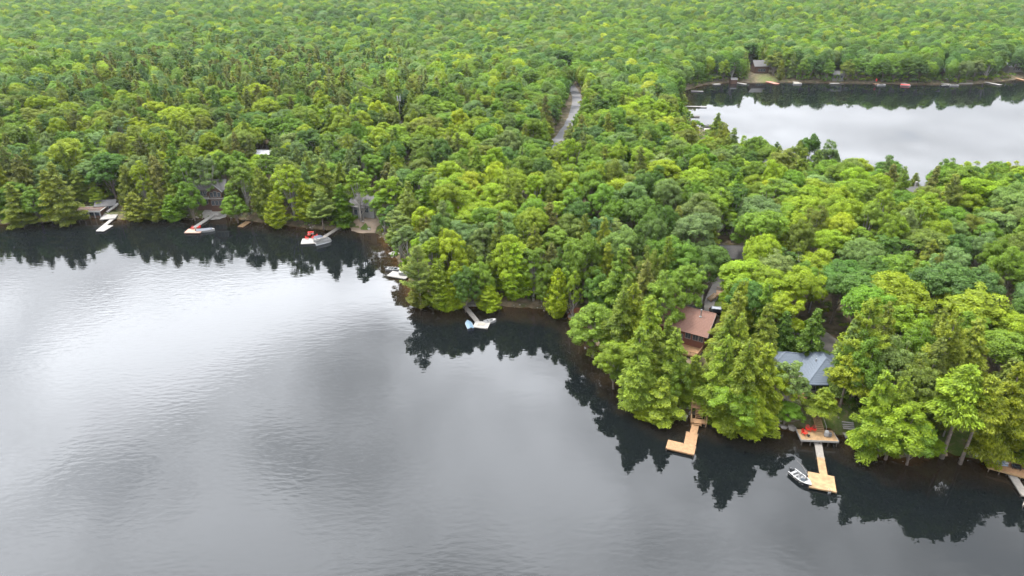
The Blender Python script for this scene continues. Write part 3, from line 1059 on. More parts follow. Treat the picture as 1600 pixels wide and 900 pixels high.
def plant(cands, mind, grid):
    cell = 10.0
    X = np.array([c[0] for c in cands])
    Y = np.array([c[1] for c in cands])
    D = shore_d(X, Y)
    G = height(X, Y)
    for (x, y), d, g in zip(cands, D, G):
        if d < 1.2:
            continue
        px_, py_, t = proj(x, y, g)
        ptx, pty, _ = proj(x, y, g + 16)
        # stands of conifers: the dark wood up on the left, mixed bank near the lakes
        con = 0.10 + 0.10 * float(wob(x, y, 35, 7))
        dark = math.exp(-((ptx - 380) / 250) ** 2 - ((pty - 110) / 48) ** 2)
        con += 0.75 * dark
        if d < 12 and y < 320:
            con += 0.45
        if 1000 < ptx < 1600 and 430 < pty < 620:
            con += 0.18
        if y > 430 and d < 14:
            con += 0.1
        if y < 330 and px_ < 640 and d < 45:
            con += 0.15
        if t > 400 and dark < 0.2:
            con *= 0.45
        r_ = rngf.random()
        n_ = float(wob(x, y, 28, 3)) + rngf.uniform(-.9, .9)
        if r_ < con:
            sp = 'hemlock_tree'
            q = rngf.random()
            if dark > 0.35:
                sp = 'hemlock_tree' if q < 0.5 else ('spruce_tree' if q < 0.8 else 'pine_tree')
                tn = rngf.choice(['brown', 'olive', 'dark', 'brown', 'blue'])
            else:
                if d < 6:
                    sp = 'cedar_tree' if q < 0.6 else 'hemlock_tree'
                else:
                    sp = 'hemlock_tree' if q < 0.7 else ('pine_tree' if q < 0.88 else 'spruce_tree')
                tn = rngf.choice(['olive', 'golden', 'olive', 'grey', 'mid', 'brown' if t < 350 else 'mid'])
        else:
            sp = 'maple_tree' if rngf.random() < 0.86 else 'birch_tree'
            if n_ > 0.75:
                tn = rngf.choice(['bright', 'bright', 'lime'])
            elif n_ > -0.1:
                tn = rngf.choice(['bright', 'mid', 'bright', 'olive'])
            elif n_ > -0.8:
                tn = rngf.choice(['mid', 'mid', 'dark', 'grey'])
            else:
                tn = rngf.choice(['dark', 'grey', 'blue', 'mid'])
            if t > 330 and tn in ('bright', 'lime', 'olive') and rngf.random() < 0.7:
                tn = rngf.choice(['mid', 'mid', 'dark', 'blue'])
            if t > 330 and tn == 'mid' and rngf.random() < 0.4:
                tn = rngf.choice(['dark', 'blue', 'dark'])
        if sp == 'cedar_tree':
            H_, R_ = rngf.uniform(7, 13), rngf.uniform(2.2, 3.2)
        elif sp in BROAD:
            H_, R_ = rngf.uniform(13, 19), rngf.uniform(3.5, 6.2)
        else:
            H_, R_ = rngf.uniform(13, 20), rngf.uniform(3.0, 4.4)
        if d < 4:
            H_ *= 0.8
            R_ *= 0.85
        if t > 400:
            R_ *= 1.1
            H_ = 16 + (H_ - 16) * 0.6
        if 185 < y < 245 and 1130 < px_ < 1620:          # low even tree line along the neck between the lakes
            a_, b_, _ = proj(x, y, g + H_)
            if b_ < (224 if a_ < 1200 else (219 if a_ < 1320 else (238 if a_ < 1400 else 250))):
                H_ -= 4
                if sp not in BROAD:
                    sp, tn = 'maple_tree', 'mid'
                a_, b_, _ = proj(x, y, g + H_)
                if b_ < (220 if a_ < 1200 else (214 if a_ < 1320 else (234 if a_ < 1400 else 246))):
                    continue
        cx, cy_ = int(x // cell), int(y // cell)
        ok = True
        for a in (-1, 0, 1):
            for b in (-1, 0, 1):
                for (qx, qy, qr) in grid.get((cx + a, cy_ + b), ()):
                    m_ = mind * (R_ + qr)
                    if (x - qx) ** 2 + (y - qy) ** 2 < m_ * m_:
                        ok = False
                        break
                if not ok:
                    break
            if not ok:
                break
        if not ok:
            continue
        if t < 620 and (not clear_here(x, y) or blocks(x, y, g, H_, R_, 0.2, sp not in BROAD)):
            continue
        grid.setdefault((cx, cy_), []).append((x, y, R_))
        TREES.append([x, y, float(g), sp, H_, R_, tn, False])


GRID = {}
for t_ in TREES:
    GRID.setdefault((int(t_[0] // 10), int(t_[1] // 10)), []).append((t_[0], t_[1], t_[5] * 0.9))


def cand(n, y0, y1, wide=1.0):
    o = []
    for _ in range(n):
        y = math.sqrt(rngf.uniform(y0 * y0, y1 * y1))
        o.append((rngf.uniform(-1, 1) * (0.86 * (y + 35) * wide + 55), y))
    return o


plant(cand(46000, 60, 330, 1.05), 0.60, GRID)
plant(cand(52000, 330, 640), 0.58, GRID)
plant(cand(96000, 640, 1350, 1.04), 0.66, GRID)
print('trees', len(TREES))

EDGE = shore_d(np.array([t_[0] for t_ in TREES]), np.array([t_[1] for t_ in TREES])) < 13
# ---- how much of each tree the picture shows (far to near, crowns as ovals)
GW, GH = 800, 450
idm = np.full((GH, GW), -1, np.int32)
order = sorted(range(len(TREES)), key=lambda i: -TREES[i][1])
for i in order:
    x, y, g, sp, H_, R_, tn, hero = TREES[i]
    base = 0.3 if sp in BROAD else 0.1
    cx, cy_, t = proj(x, y, g + H_ * (1 + base) / 2)
    if t < 5:
        continue
    s = FPX / t * 0.5
    cx, cy_ = cx * 0.5, cy_ * 0.5
    el = math.atan2(CAM_H - g - H_ * .6, math.hypot(x, y))
    ry = s * (math.hypot(H_ * (1 - base) / 2 * math.cos(el), R_ * math.sin(el)))
    rx = s * R_ * (0.95 if sp in BROAD else 0.72)
    x0, x1 = max(int(cx - rx), 0), min(int(cx + rx) + 1, GW)
    y0, y1 = max(int(cy_ - ry), 0), min(int(cy_ + ry) + 1, GH)
    if x0 >= x1 or y0 >= y1:
        continue
    yy, xx = np.mgrid[y0:y1, x0:x1]
    msk = ((xx + .5 - cx) / max(rx, .6)) ** 2 + ((yy + .5 - cy_) / max(ry, .6)) ** 2 < 1
    idm[y0:y1, x0:x1][msk] = i
vis = np.bincount(idm[idm >= 0], minlength=len(TREES))

single = set()
for fam, most in ((('maple_tree',), 290), (('birch_tree',), 60), (('hemlock_tree',), 110), (('pine_tree',), 40), (('cedar_tree',), 50), (('spruce_tree',), 20)):
    c = [i for i in range(len(TREES)) if TREES[i][3] in fam and vis[i] > 12]
    c.sort(key=lambda i: -vis[i])
    single.update(c[:most])


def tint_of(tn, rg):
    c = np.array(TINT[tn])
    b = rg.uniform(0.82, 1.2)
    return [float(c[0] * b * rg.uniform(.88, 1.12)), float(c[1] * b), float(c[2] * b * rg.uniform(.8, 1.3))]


# ---- landmarks that labels lean on
MARKS = [(1075, 500, 'brown-roofed cottage'), (1275, 580, 'blue-grey hipped roof'), (1145, 390, 'grey-roofed drive-top cottage'), (1128, 462, 'wooden steps beside the gravel drive'),
         (1092, 640, 'two-level timber dock stairs'), (1276, 676, 'deck with red chairs'), (1575, 715, 'deck with covered furniture'), (1500, 680, 'mossy clearing on the bank'), (1300, 532, 'gravel yard'),
         (742, 480, 'dock with the blue-topped boat'), (622, 430, 'pale dock against the point'), (900, 490, 'reddish rock landing'), (844, 328, 'bare grey dead tree'), (885, 185, 'road through the forest'),
         (625, 180, 'antenna mast'), (408, 234, 'white flat roof'), (634, 256, 'small hidden grey shed roof'), (568, 320, 'cottage by the sandy landing'), (335, 300, 'brown two-storey lodge'),
         (150, 320, 'low boathouse with long deck'), (500, 370, 'dock with red chairs and pontoon boat'), (382, 350, 'small swim raft'), (1432, 282, 'dark-roofed hilltop cottage'),
         (1090, 200, 'near-bank back lake docks'), (1185, 105, 'far lawn cottage'), (1310, 112, 'small far cottage'), (1480, 108, 'far hut'),
         (1580, 98, 'far pale-roofed house'), (1265, 400, 'pale bare trunks mid-forest')]
KW = {'maple_tree': 'maple', 'birch_tree': 'slender birch', 'hemlock_tree': 'feathery hemlock', 'pine_tree': 'white pine', 'cedar_tree': 'dense cedar', 'spruce_tree': 'dark pointed spruce'}
CATW = {'maple_tree': 'maple tree', 'birch_tree': 'birch tree', 'hemlock_tree': 'hemlock tree', 'pine_tree': 'pine tree', 'cedar_tree': 'cedar tree', 'spruce_tree': 'spruce tree'}
GRPW = {'maple_tree': 'maples of the lakeside forest', 'birch_tree': 'birches of the lakeside forest', 'hemlock_tree': 'hemlocks of the lakeside forest', 'pine_tree': 'white pines of the lakeside forest',
        'cedar_tree': 'cedars along the banks', 'spruce_tree': 'spruces of the lakeside forest'}
ORD = ['', 'second', 'third', 'fourth', 'fifth', 'sixth', 'seventh', 'eighth', 'ninth', 'tenth', 'eleventh', 'twelfth', 'thirteenth', 'fourteenth', 'fifteenth']


def tree_labels(ids):
    fam = {}
    for i in ids:
        x, y, g, sp, H_, R_, tn, hero = TREES[i]
        a, b, t = proj(x, y, g + H_ * 0.75)
        best = min(MARKS, key=lambda m: math.hypot(m[0] - a, (m[1] - b) * 1.35))
        dx, dy = a - best[0], b - best[1]
        dist = math.hypot(dx, dy * 1.35)
        if abs(dy) * 1.35 > abs(dx):
            rel = 'behind' if dy < 0 else 'in front of'
        else:
            rel = 'left of' if dx < 0 else 'right of'
        ring = '' if dist < 90 else 'well '
        col = TWORD[tn]
        head = (col if not (sp == 'spruce_tree') else col.replace('dark green', 'blackish green')) + ' ' + KW[sp]
        key = head + ' ' + ring + rel + ' ' + best[2]
        fam.setdefault(key, []).append((a, b, i))
    out_ = {}
    for key, lst in fam.items():
        lst.sort()
        n = len(lst)
        for k, (a, b, i) in enumerate(lst):
            if n == 1:
                out_[i] = key
            elif n == 2:
                out_[i] = ('left' if k == 0 else 'right') + ' one of two: ' + key
            elif k == n - 1:
                out_[i] = 'rightmost: ' + key
            elif k == 0:
                out_[i] = 'leftmost: ' + key
            else:
                out_[i] = (ORD[k] if k < len(ORD) else str(k + 1) + 'th') + ' from left: ' + key
    return out_


TL = tree_labels(single)


def pick(sp, i):
    pr = PROTO['maple_edge' if sp == 'maple_tree' and EDGE[i] else ('hemlock_high' if i in HIGH else sp)]
    return pr[(i * 7 + 3) % len(pr)]


def add_tree(i):
    x, y, g, sp, H_, R_, tn, hero = TREES[i]
    rg = random.Random(i * 13 + 5)
    p = pick(sp, i)
    o = empty(sp, (x, y, g), rg.uniform(0, 6.28))
    s = R_ / p['R'] * 1.04
    o.scale = (s, s * rg.uniform(.92, 1.08), H_ / p['H'])
    tag(o, TL[i], CATW[sp], GRPW[sp])
    c = bpy.data.objects.new('crown', p['crown'])
    tr = bpy.data.objects.new('trunk', p['trunk'])
    for q in (c, tr):
        COL.objects.link(q)
        q.parent = o
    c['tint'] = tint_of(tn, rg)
    return o


for i in sorted(single):
    add_tree(i)

# ---- the rest of the forest, past the limit of singles
import bmesh


def joined(p):
    bm = bmesh.new()
    bm.from_mesh(p['crown'])
    n = len(bm.faces)
    bm.from_mesh(p['trunk'])
    bm.faces.ensure_lookup_table()
    for f in bm.faces[n:]:
        f.material_index = 1
    me = bpy.data.meshes.new('tree')
    bm.to_mesh(me)
    bm.free()
    me.materials.append(p['crown'].materials[0])
    me.materials.append(p['trunk'].materials[0])
    return bpy.data.objects.new('forest_tree', me)


def stuff_forest(name, ids, far):
    if not ids:
        return
    kind_of = lambda i: 'maple_edge' if (TREES[i][3] == 'maple_tree' and EDGE[i] and not far) else TREES[i][3]
    names = sorted({kind_of(i) for i in ids})
    protos = []
    start = {}
    for sp in names:
        src = PROTO[('maple_far' if sp in BROAD else 'hemlock_far')] if far else PROTO[sp]
        start[sp] = (len(protos), len(src))
        protos += [(joined(p), p) for p in src]
    me = bpy.data.meshes.new(name)
    me.from_pydata([(TREES[i][0], TREES[i][1], TREES[i][2]) for i in ids], [], [])
    idx, rot, scl, tin = [], [], [], []
    for i in ids:
        x, y, g, sp, H_, R_, tn, hero = TREES[i]
        rg = random.Random(i * 13 + 5)
        a, n = start[kind_of(i)]
        k = a + (i * 7 + 3) % n
        p = protos[k][1]
        rot += [0, 0, rg.uniform(0, 6.28)]
        s = R_ / p['R'] * 1.04
        scl += [s, s * rg.uniform(.92, 1.08), H_ / p['H']]
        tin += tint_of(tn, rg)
        idx.append(k)
    for nm, ty, arr, fld in (('pick', 'INT', idx, 'value'), ('rot', 'FLOAT_VECTOR', rot, 'vector'), ('scl', 'FLOAT_VECTOR', scl, 'vector'), ('tint', 'FLOAT_VECTOR', tin, 'vector')):
        at = me.attributes.new(nm, ty, 'POINT')
        at.data.foreach_set(fld, arr)
    o = bpy.data.objects.new(name, me)
    COL.objects.link(o)
    o['kind'] = 'stuff'
    ng = bpy.data.node_groups.new(name, 'GeometryNodeTree')
    ng.interface.new_socket('Geometry', in_out='INPUT', socket_type='NodeSocketGeometry')
    ng.interface.new_socket('Geometry', in_out='OUTPUT', socket_type='NodeSocketGeometry')
    NN, LL = ng.nodes.new, ng.links.new
    gi, go = NN('NodeGroupInput'), NN('NodeGroupOutput')
    jn = NN('GeometryNodeJoinGeometry')
    for po, _ in reversed(protos):
        oi = NN('GeometryNodeObjectInfo')
        oi.inputs['Object'].default_value = po
        oi.inputs['As Instance'].default_value = True
        LL(oi.outputs['Geometry'], jn.inputs[0])
    ip = NN('GeometryNodeInstanceOnPoints')
    LL(gi.outputs[0], ip.inputs['Points'])
    LL(jn.outputs[0], ip.inputs['Instance'])
    ip.inputs['Pick Instance'].default_value = True

    def attr(nm, ty):
        q = NN('GeometryNodeInputNamedAttribute')
        q.data_type = ty
        q.inputs[0].default_value = nm
        return q.outputs[0]
    LL(attr('pick', 'INT'), ip.inputs['Instance Index'])
    e2r = NN('FunctionNodeEulerToRotation')
    LL(attr('rot', 'FLOAT_VECTOR'), e2r.inputs[0])
    LL(e2r.outputs[0], ip.inputs['Rotation'])
    LL(attr('scl', 'FLOAT_VECTOR'), ip.inputs['Scale'])
    LL(ip.outputs[0], go.inputs[0])
    md = o.modifiers.new('forest', 'NODES')
    md.node_group = ng
    return o


rest = [i for i in range(len(TREES)) if i not in single and abs(TREES[i][0]) < 1e5]
LOD = 330
stuff_forest('near_forest', [i for i in rest if TREES[i][1] < LOD], False)
stuff_forest('distant_forest', [i for i in rest if TREES[i][1] >= LOD], True)
print('single trees', len(single), 'rest', len(rest))
# ------------------------------------------------------------------ things people built
W_TAN = mat('fresh_timber', (0.200, 0.125, 0.058), 0.8, 0.32, 1.2)
W_ORANGE = mat('stained_timber', (0.185, 0.102, 0.046), 0.75, 0.25, 2.0)
W_GREY = mat('weathered_timber', (0.1500, 0.1350, 0.1175), 0.85, 0.2, 2.0)
W_DARK = mat('old_dark_timber', (0.0540, 0.0420, 0.0330), 0.9, 0.25, 2.0)
W_PALE = mat('bleached_timber', (0.19, 0.18, 0.165), 0.8, 0.14, 2.0)
WHITE = mat('white_paint', (0.22, 0.22, 0.216), 0.45, 0.04, 2.0)
REDP = mat('red_paint', (0.4125, 0.0150, 0.0090), 0.4, 0.1, 4.0)
BROWNW = mat('brown_siding', (0.0630, 0.0300, 0.0192), 0.8, 0.2, 1.5)
REDBROWN = mat('red_brown_siding', (0.1260, 0.0420, 0.0240), 0.8, 0.2, 1.5)
GREYW = mat('grey_siding', (0.1440, 0.1410, 0.1320), 0.8, 0.12, 1.5)
CREAM = mat('cream_siding', (0.18, 0.165, 0.135), 0.8, 0.1, 1.5)
R_BROWN = mat('brown_shingles', (0.128, 0.066, 0.048), 0.9, 0.22, 5.0, bump=0.01)
R_GREY = mat('grey_shingles', (0.078, 0.074, 0.073), 0.9, 0.2, 5.0, bump=0.01)
R_BLUE = mat('blue_grey_shingles', (0.066, 0.082, 0.104), 0.75, 0.12, 4.0, bump=0.008)
R_DARK = mat('dark_shingles', (0.0420, 0.0390, 0.0390), 0.9, 0.2, 5.0)
R_WHITE = mat('pale_metal_roof', (0.25, 0.25, 0.26), 0.4, 0.06, 1.0)
STONE = mat('stone', (0.1740, 0.1590, 0.1410), 0.95, 0.3, 1.8, bump=0.05)
PALESTONE = mat('pale_stone', (0.17, 0.16, 0.145), 0.95, 0.2, 1.8, bump=0.05)
GRAVEL = mat('gravel', (0.105, 0.095, 0.085), 0.98, 0.18, 0.8, bump=0.03)
ASPHALT = mat('worn_asphalt', (0.092, 0.09, 0.092), 0.95, 0.12, 0.35, bump=0.01)
MULCH = mat('reddish_mulch', (0.1820, 0.0630, 0.0315), 0.95, 0.3, 1.5, bump=0.03)
SANDM = mat('sand', (0.1620, 0.1215, 0.0855), 0.95, 0.15, 0.8)
GLASS = mat('window_glass', (0.0300, 0.0400, 0.0500), 0.08, 0.2, 1.0)
BLACKP = mat('black_paint', (0.0120, 0.0130, 0.0150), 0.25, 0.1, 2.0)
RUBBER = mat('black_rubber', (0.0200, 0.0200, 0.0200), 0.8, 0.1, 3.0)
METAL = mat('galvanised_metal', (0.3000, 0.3060, 0.3120), 0.35, 0.06, 2.0, metal=0.7)
NAVY = mat('navy_cover', (0.0120, 0.0180, 0.0360), 0.6, 0.2, 2.0)
BLUEC = mat('blue_canvas', (0.07, 0.115, 0.155), 0.6, 0.1, 2.0)
GREYC = mat('blue_grey_canvas', (0.1020, 0.1320, 0.1680), 0.8, 0.2, 2.5)
VINYL = mat('grey_vinyl', (0.15, 0.15, 0.15), 0.5, 0.1, 3.0)
SILVER = mat('silver_paint', (0.2520, 0.2580, 0.2700), 0.25, 0.05, 2.0, metal=0.5)


def strip(name, line, width, m, lift=0.1, step=2.5, wobble=0.3):
    """a ribbon of road laid on the ground"""
    pts = []
    for (ax, ay), (bx, by) in zip(line, line[1:]):
        n = max(int(math.hypot(bx - ax, by - ay) / step), 1)
        pts += [(ax + (bx - ax) * k / n, ay + (by - ay) * k / n) for k in range(n)]
    pts.append(line[-1])
    for _ in range(5):
        pts = [pts[0]] + [((a[0] + 2 * b[0] + c[0]) / 4, (a[1] + 2 * b[1] + c[1]) / 4) for a, b, c in zip(pts, pts[1:], pts[2:])] + [pts[-1]]
    V, F = [], []
    n = 6
    rg = random.Random(len(pts))
    for i, (x, y) in enumerate(pts):
        a, b = pts[max(i - 1, 0)], pts[min(i + 1, len(pts) - 1)]
        dx, dy = b[0] - a[0], b[1] - a[1]
        l_ = math.hypot(dx, dy)
        nx, ny = -dy / l_, dx / l_
        wv = width * (1 + wobble * 0.3 * rg.uniform(-1, 1))
        hs = [gz(x + nx * wv * (k / (n - 1) - .5), y + ny * wv * (k / (n - 1) - .5)) for k in range(n)]
        mz = sum(hs) / n
        for k in range(n):
            V.append((x + nx * wv * (k / (n - 1) - .5), y + ny * wv * (k / (n - 1) - .5), max(hs[k], 0.5 * (hs[k] + mz)) + lift))
        if i:
            for k in range(n - 1):
                p = (i - 1) * n + k
                F.append((p, p + 1, p + 1 + n, p + n))
    me = bpy.data.meshes.new(name)
    me.from_pydata(V, [], F)
    me.materials.append(m)
    o = bpy.data.objects.new(name, me)
    COL.objects.link(o)
    o['kind'] = 'structure'
    return o


strip('road', ROAD, 5.0, ASPHALT, 0.18)
strip('driveway', DRIVE, 3.8, GRAVEL, 0.14)
strip('gravel_yard', YARD, 5.0, GRAVEL, 0.14)


def patch(name, pxs, z, m, lift=0.05):
    c = [P(a, b, z) for a, b in pxs]
    cx, cy_ = sum(p.x for p in c) / len(c), sum(p.y for p in c) / len(c)
    V, F = [], []
    nr, n = 5, 28
    ang = [math.atan2(p.y - cy_, p.x - cx) for p in c]
    rad = [math.hypot(p.y - cy_, p.x - cx) for p in c]
    o_ = sorted(zip(ang, rad))
    a_ = [q[0] for q in o_]
    r_ = [q[1] for q in o_]
    xs = [a_[-1] - 2 * math.pi] + a_ + [a_[0] + 2 * math.pi]
    ys = [r_[-1]] + r_ + [r_[0]]
    for i in range(nr + 1):
        for k in range(n):
            th = -math.pi + 2 * math.pi * k / n
            q = float(np.interp(th, xs, ys)) * i / nr * (1 + 0.06 * math.sin(k * 2.7))
            x, y = cx + q * math.cos(th), cy_ + q * math.sin(th)
            V.append((x, y, max(gz(x, y), 0.02) + lift))
            if i:
                p0 = (i - 1) * n
                F.append((p0 + k, p0 + n + k, p0 + n + (k + 1) % n, p0 + (k + 1) % n))
    me = bpy.data.meshes.new(name)
    me.from_pydata(V, [], F)
    me.materials.append(m)
    o = bpy.data.objects.new(name, me)
    COL.objects.link(o)
    o['kind'] = 'structure'


patch('sandy_landing', [(548, 352), (586, 360), (583, 345), (560, 341), (548, 344)], 0.8, SANDM)
patch('stone_patio', [(316, 334), (347, 336), (350, 327), (325, 327)], 1.2, PALESTONE)
patch('mulched_landing', [(886, 488), (912, 497), (917, 489), (900, 482)], 1.0, MULCH)


# ---- docks
def dock(label, segs, z=0.45, m=None, posts=True, name='dock', cat='dock', group=None, pw=0.17, high=None):
    """segs: (pixel a, pixel b, width[, material]) walks and platforms with boards, a frame and posts"""
    m = m or W_GREY
    A0 = P(*segs[0][0], z)
    root = empty(name, (A0.x, A0.y, z))
    tag(root, label, cat, group)
    for si, s in enumerate(segs):
        a, b = P(*s[0], z) - A0, P(*s[1], z) - A0
        wd = s[2]
        mm = s[3] if len(s) > 3 else m
        d = (b - a)
        ln = d.length
        d.normalize()
        sd = Vector((-d.y, d.x, 0))
        mb = MB()
        n = max(int(ln / pw), 1)
        rg = random.Random(si + n)
        for k in range(n):
            c = a + d * (ln * (k + .5) / n)
            zt = 0.004 * si + rg.uniform(-.004, .004)
            mb.bar(c - sd * wd / 2 + Vector((0, 0, zt)), c + sd * wd / 2 + Vector((0, 0, zt)), ln / n * 0.93, 0.045)
        o = mb.build('decking', mm, root)
        o['kind'] = 'stuff'
        fb = MB()
        for q in (-1, 1):
            fb.bar(a + sd * q * (wd / 2 - .03) + Vector((0, 0, -.13)), b + sd * q * (wd / 2 - .03) + Vector((0, 0, -.13)), 0.06, 0.19)
        for e_ in (a + d * .03, b - d * .03):
            fb.bar(e_ - sd * (wd / 2 - .07) + Vector((0, 0, -.13)), e_ + sd * (wd / 2 - .07) + Vector((0, 0, -.13)), 0.06, 0.19)
        fb.build('frame', mm, root)
        if posts:
            np_ = max(int(ln / 3.0), 1)
            pm = None
            for k in range(np_ + 1):
                for q in (-1, 1):
                    c = a + d * min(max(ln * k / np_, .15), ln - .15) + sd * q * (wd / 2 + 0.05)
                    if pm is None:
                        pm = MB().tube([(0, 0, -z - 1.2), (0, 0, 0.14)], [0.06, 0.06], 6).mesh('post', W_DARK)
                    p = bpy.data.objects.new('post', pm)
                    COL.objects.link(p)
                    p.parent = root
                    p.location = c
    return root


def railing(parent, a, b, z, h=0.95, m=None, n=None):
    """posts, top rail and balusters between two local points"""
    m = m or W_TAN
    a, b = Vector(a), Vector(b)
    ln = (b - a).length
    n = n or max(int(ln / 0.14), 2)
    mb = MB()
    up = Vector((0, 0, 1))
    mb.bar(a + up * h, b + up * h, 0.09, 0.05)
    mb.bar(a + up * 0.12, b + up * 0.12, 0.05, 0.05)
    for k in range(n + 1):
        c = a + (b - a) * k / n
        big = k in (0, n) or k % 8 == 0
        mb.bar(c + up * (0 if big else .12), c + up * h, 0.09 if big else 0.035, 0.09 if big else 0.035, up=(1, 0, 0))
    return mb.build('railing', m, parent)


def stairs(parent, a, b, wd, m, n):
    """separate treads from a up to b, with two stringers"""
    a, b = Vector(a), Vector(b)
    d = (b - a)
    f = Vector((d.x, d.y, 0)).normalized()
    sd = Vector((-f.y, f.x, 0))
    run = Vector((d.x, d.y, 0)).length / n
    tm = MB().bar((-wd / 2, 0, 0), (wd / 2, 0, 0), run * 1.02, 0.05).mesh('tread', m)
    for k in range(n):
        c = a + d * ((k + .5) / n)
        t = bpy.data.objects.new('tread', tm)
        COL.objects.link(t)
        t.parent = parent
        t.location = c + Vector((0, 0, d.z / n / 2))
        t.rotation_euler = (0, 0, math.atan2(sd.y, sd.x))
    mb = MB()
    for q in (-1, 1):
        mb.bar(a + sd * q * (wd / 2 + .04) - Vector((0, 0, .06)), b + sd * q * (wd / 2 + .04) - Vector((0, 0, .06)), 0.05, 0.26)
    mb.build('stringer', m, parent)


# ---- boats
def hull_mb(Lh, Wd, H, n=9, flat=0.55):
    """lofted open hull, bow towards +x, waterline at z=0"""
    secs = []
    for i in range(n):
        f = i / (n - 1)
        x = -Lh / 2 + Lh * f
        hw = Wd / 2 * (1 - max(0, (f - flat) / (1 - flat)) ** 2.2) * (0.93 + 0.07 * min(1, f * 4))
        hw = max(hw, 0.02)
        sheer = H * (1 + 0.28 * f ** 2)
        keel = -0.22 + 0.25 * max(0, f - 0.7) / 0.3
        secs.append([(x, 0, keel), (x, hw * 0.78, -0.02 + .1 * max(0, f - .8)), (x, hw, sheer)])
    return secs


def motor_boat(label, x, y, rz, Lh=5.2, Wd=2.1, hull=None, deck=None, cover=None, group=None, z=0.0, motor=True, wind=True, name='motor_boat'):
    hull = hull or WHITE
    deck = deck or WHITE
    root = empty(name, (x, y, z), rz)
    tag(root, label, 'boat', group)
    H = 0.62
    secs = hull_mb(Lh, Wd, H)
    mb = MB()
    for s, t in zip(secs, secs[1:]):
        for q in (1, -1):
            a = [(p[0], p[1] * q, p[2]) for p in s]
            b = [(p[0], p[1] * q, p[2]) for p in t]
            for i in range(2):
                f = [0, 1, 2, 3] if q > 0 else [3, 2, 1, 0]
                mb.poly([a[i], b[i], b[i + 1], a[i + 1]], [f])
    s = secs[0]
    mb.poly([s[0], s[1], s[2], (s[2][0], -s[2][1], s[2][2]), (s[1][0], -s[1][1], s[1][2])], [[0, 1, 2, 3, 4]])
    mb.build('hull', hull, root, smooth=False)
    # gunwale and fore deck round the open well
    g = MB()
    for i, (s, t) in enumerate(zip(secs, secs[1:])):
        w0, w1 = s[2][1], t[2][1]
        z0, z1 = s[2][2] + .01, t[2][2] + .01
        inn0, inn1 = max(w0 - 0.16, 0.0), max(w1 - 0.16, 0.0)
        if i >= 6:
            g.poly([(s[0][0], -w0, z0), (t[0][0], -w1, z1), (t[0][0], w1, z1), (s[0][0], w0, z0)], [[0, 1, 2, 3]])
        else:
            for q in (1, -1):
                f = [0, 1, 2, 3] if q > 0 else [3, 2, 1, 0]
                g.poly([(s[0][0], inn0 * q, z0), (t[0][0], inn1 * q, z1), (t[0][0], w1 * q, z1), (s[0][0], w0 * q, z0)], [f])
                g.poly([(s[0][0], inn0 * q, z0 - .4), (t[0][0], inn1 * q, z1 - .4), (t[0][0], inn1 * q, z1), (s[0][0], inn0 * q, z0)], [f])
    g.build('gunwale', deck, root)
    fl = MB()
    fl.poly([(secs[0][0][0] + .02, -Wd * .43, .18), (secs[6][0][0], -Wd * .40, .2), (secs[6][0][0], Wd * .40, .2), (secs[0][0][0] + .02, Wd * .43, .18)], [[0, 1, 2, 3]])
    fl.build('cockpit_floor', VINYL, root)
    if cover:
        c = MB()
        for s, t in zip(secs[:7], secs[1:8]):
            c.poly([(s[0][0], -s[2][1] * .93, s[2][2] + .03), (t[0][0], -t[2][1] * .93, t[2][2] + .03), (t[0][0], 0, t[2][2] + .35), (s[0][0], 0, s[2][2] + .35)], [[0, 1, 2, 3]])
            c.poly([(s[0][0], 0, s[2][2] + .35), (t[0][0], 0, t[2][2] + .35), (t[0][0], t[2][1] * .93, t[2][2] + .03), (s[0][0], s[2][1] * .93, s[2][2] + .03)], [[0, 1, 2, 3]])
        c.build('boat_cover', cover, root)
    else:
        sm = MB().box(-.25, .25, -.25, .25, 0, .3).box(-.27, -.17, -.25, .25, .3, .72).mesh('seat', VINYL)
        for sx, sy in ((-0.3, .45), (-0.3, -.45), (0.75, 0.0)):
            st = bpy.data.objects.new('seat', sm)
            COL.objects.link(st)
            st.parent = root
            st.location = (sx, sy * Wd / 2, 0.2)
        MB().box(-Lh / 2 + .25, -Lh / 2 + .7, -Wd * .36, Wd * .36, .2, .52).build('bench_seat', VINYL, root, bevel=.03)
        if wind:
            wx = Lh * 0.12
            mw = MB()
            for q in (1, -1):
                f = [0, 1, 2, 3]
                mw.poly([(wx + .45, 0, H + .06), (wx, q * Wd * .40, H + .04), (wx - .25, q * Wd * .36, H + .42), (wx + .18, 0, H + .44)], [f])
            mw.build('windscreen', GLASS, root)
            fr = MB()
            for q in (1, -1):
                fr.bar((wx - .25, q * Wd * .36, H + .42), (wx + .18, 0, H + .44), .04, .04)
            fr.build('windscreen_frame', METAL, root)
    if motor:
        mo = MB().box(-Lh / 2 - .42, -Lh / 2 - .04, -.17, .17, .45, .95).box(-Lh / 2 - .3, -Lh / 2 - .14, -.06, .06, -.4, .45)
        mo.build('outboard_motor', BLACKP, root, bevel=.04)
    return root


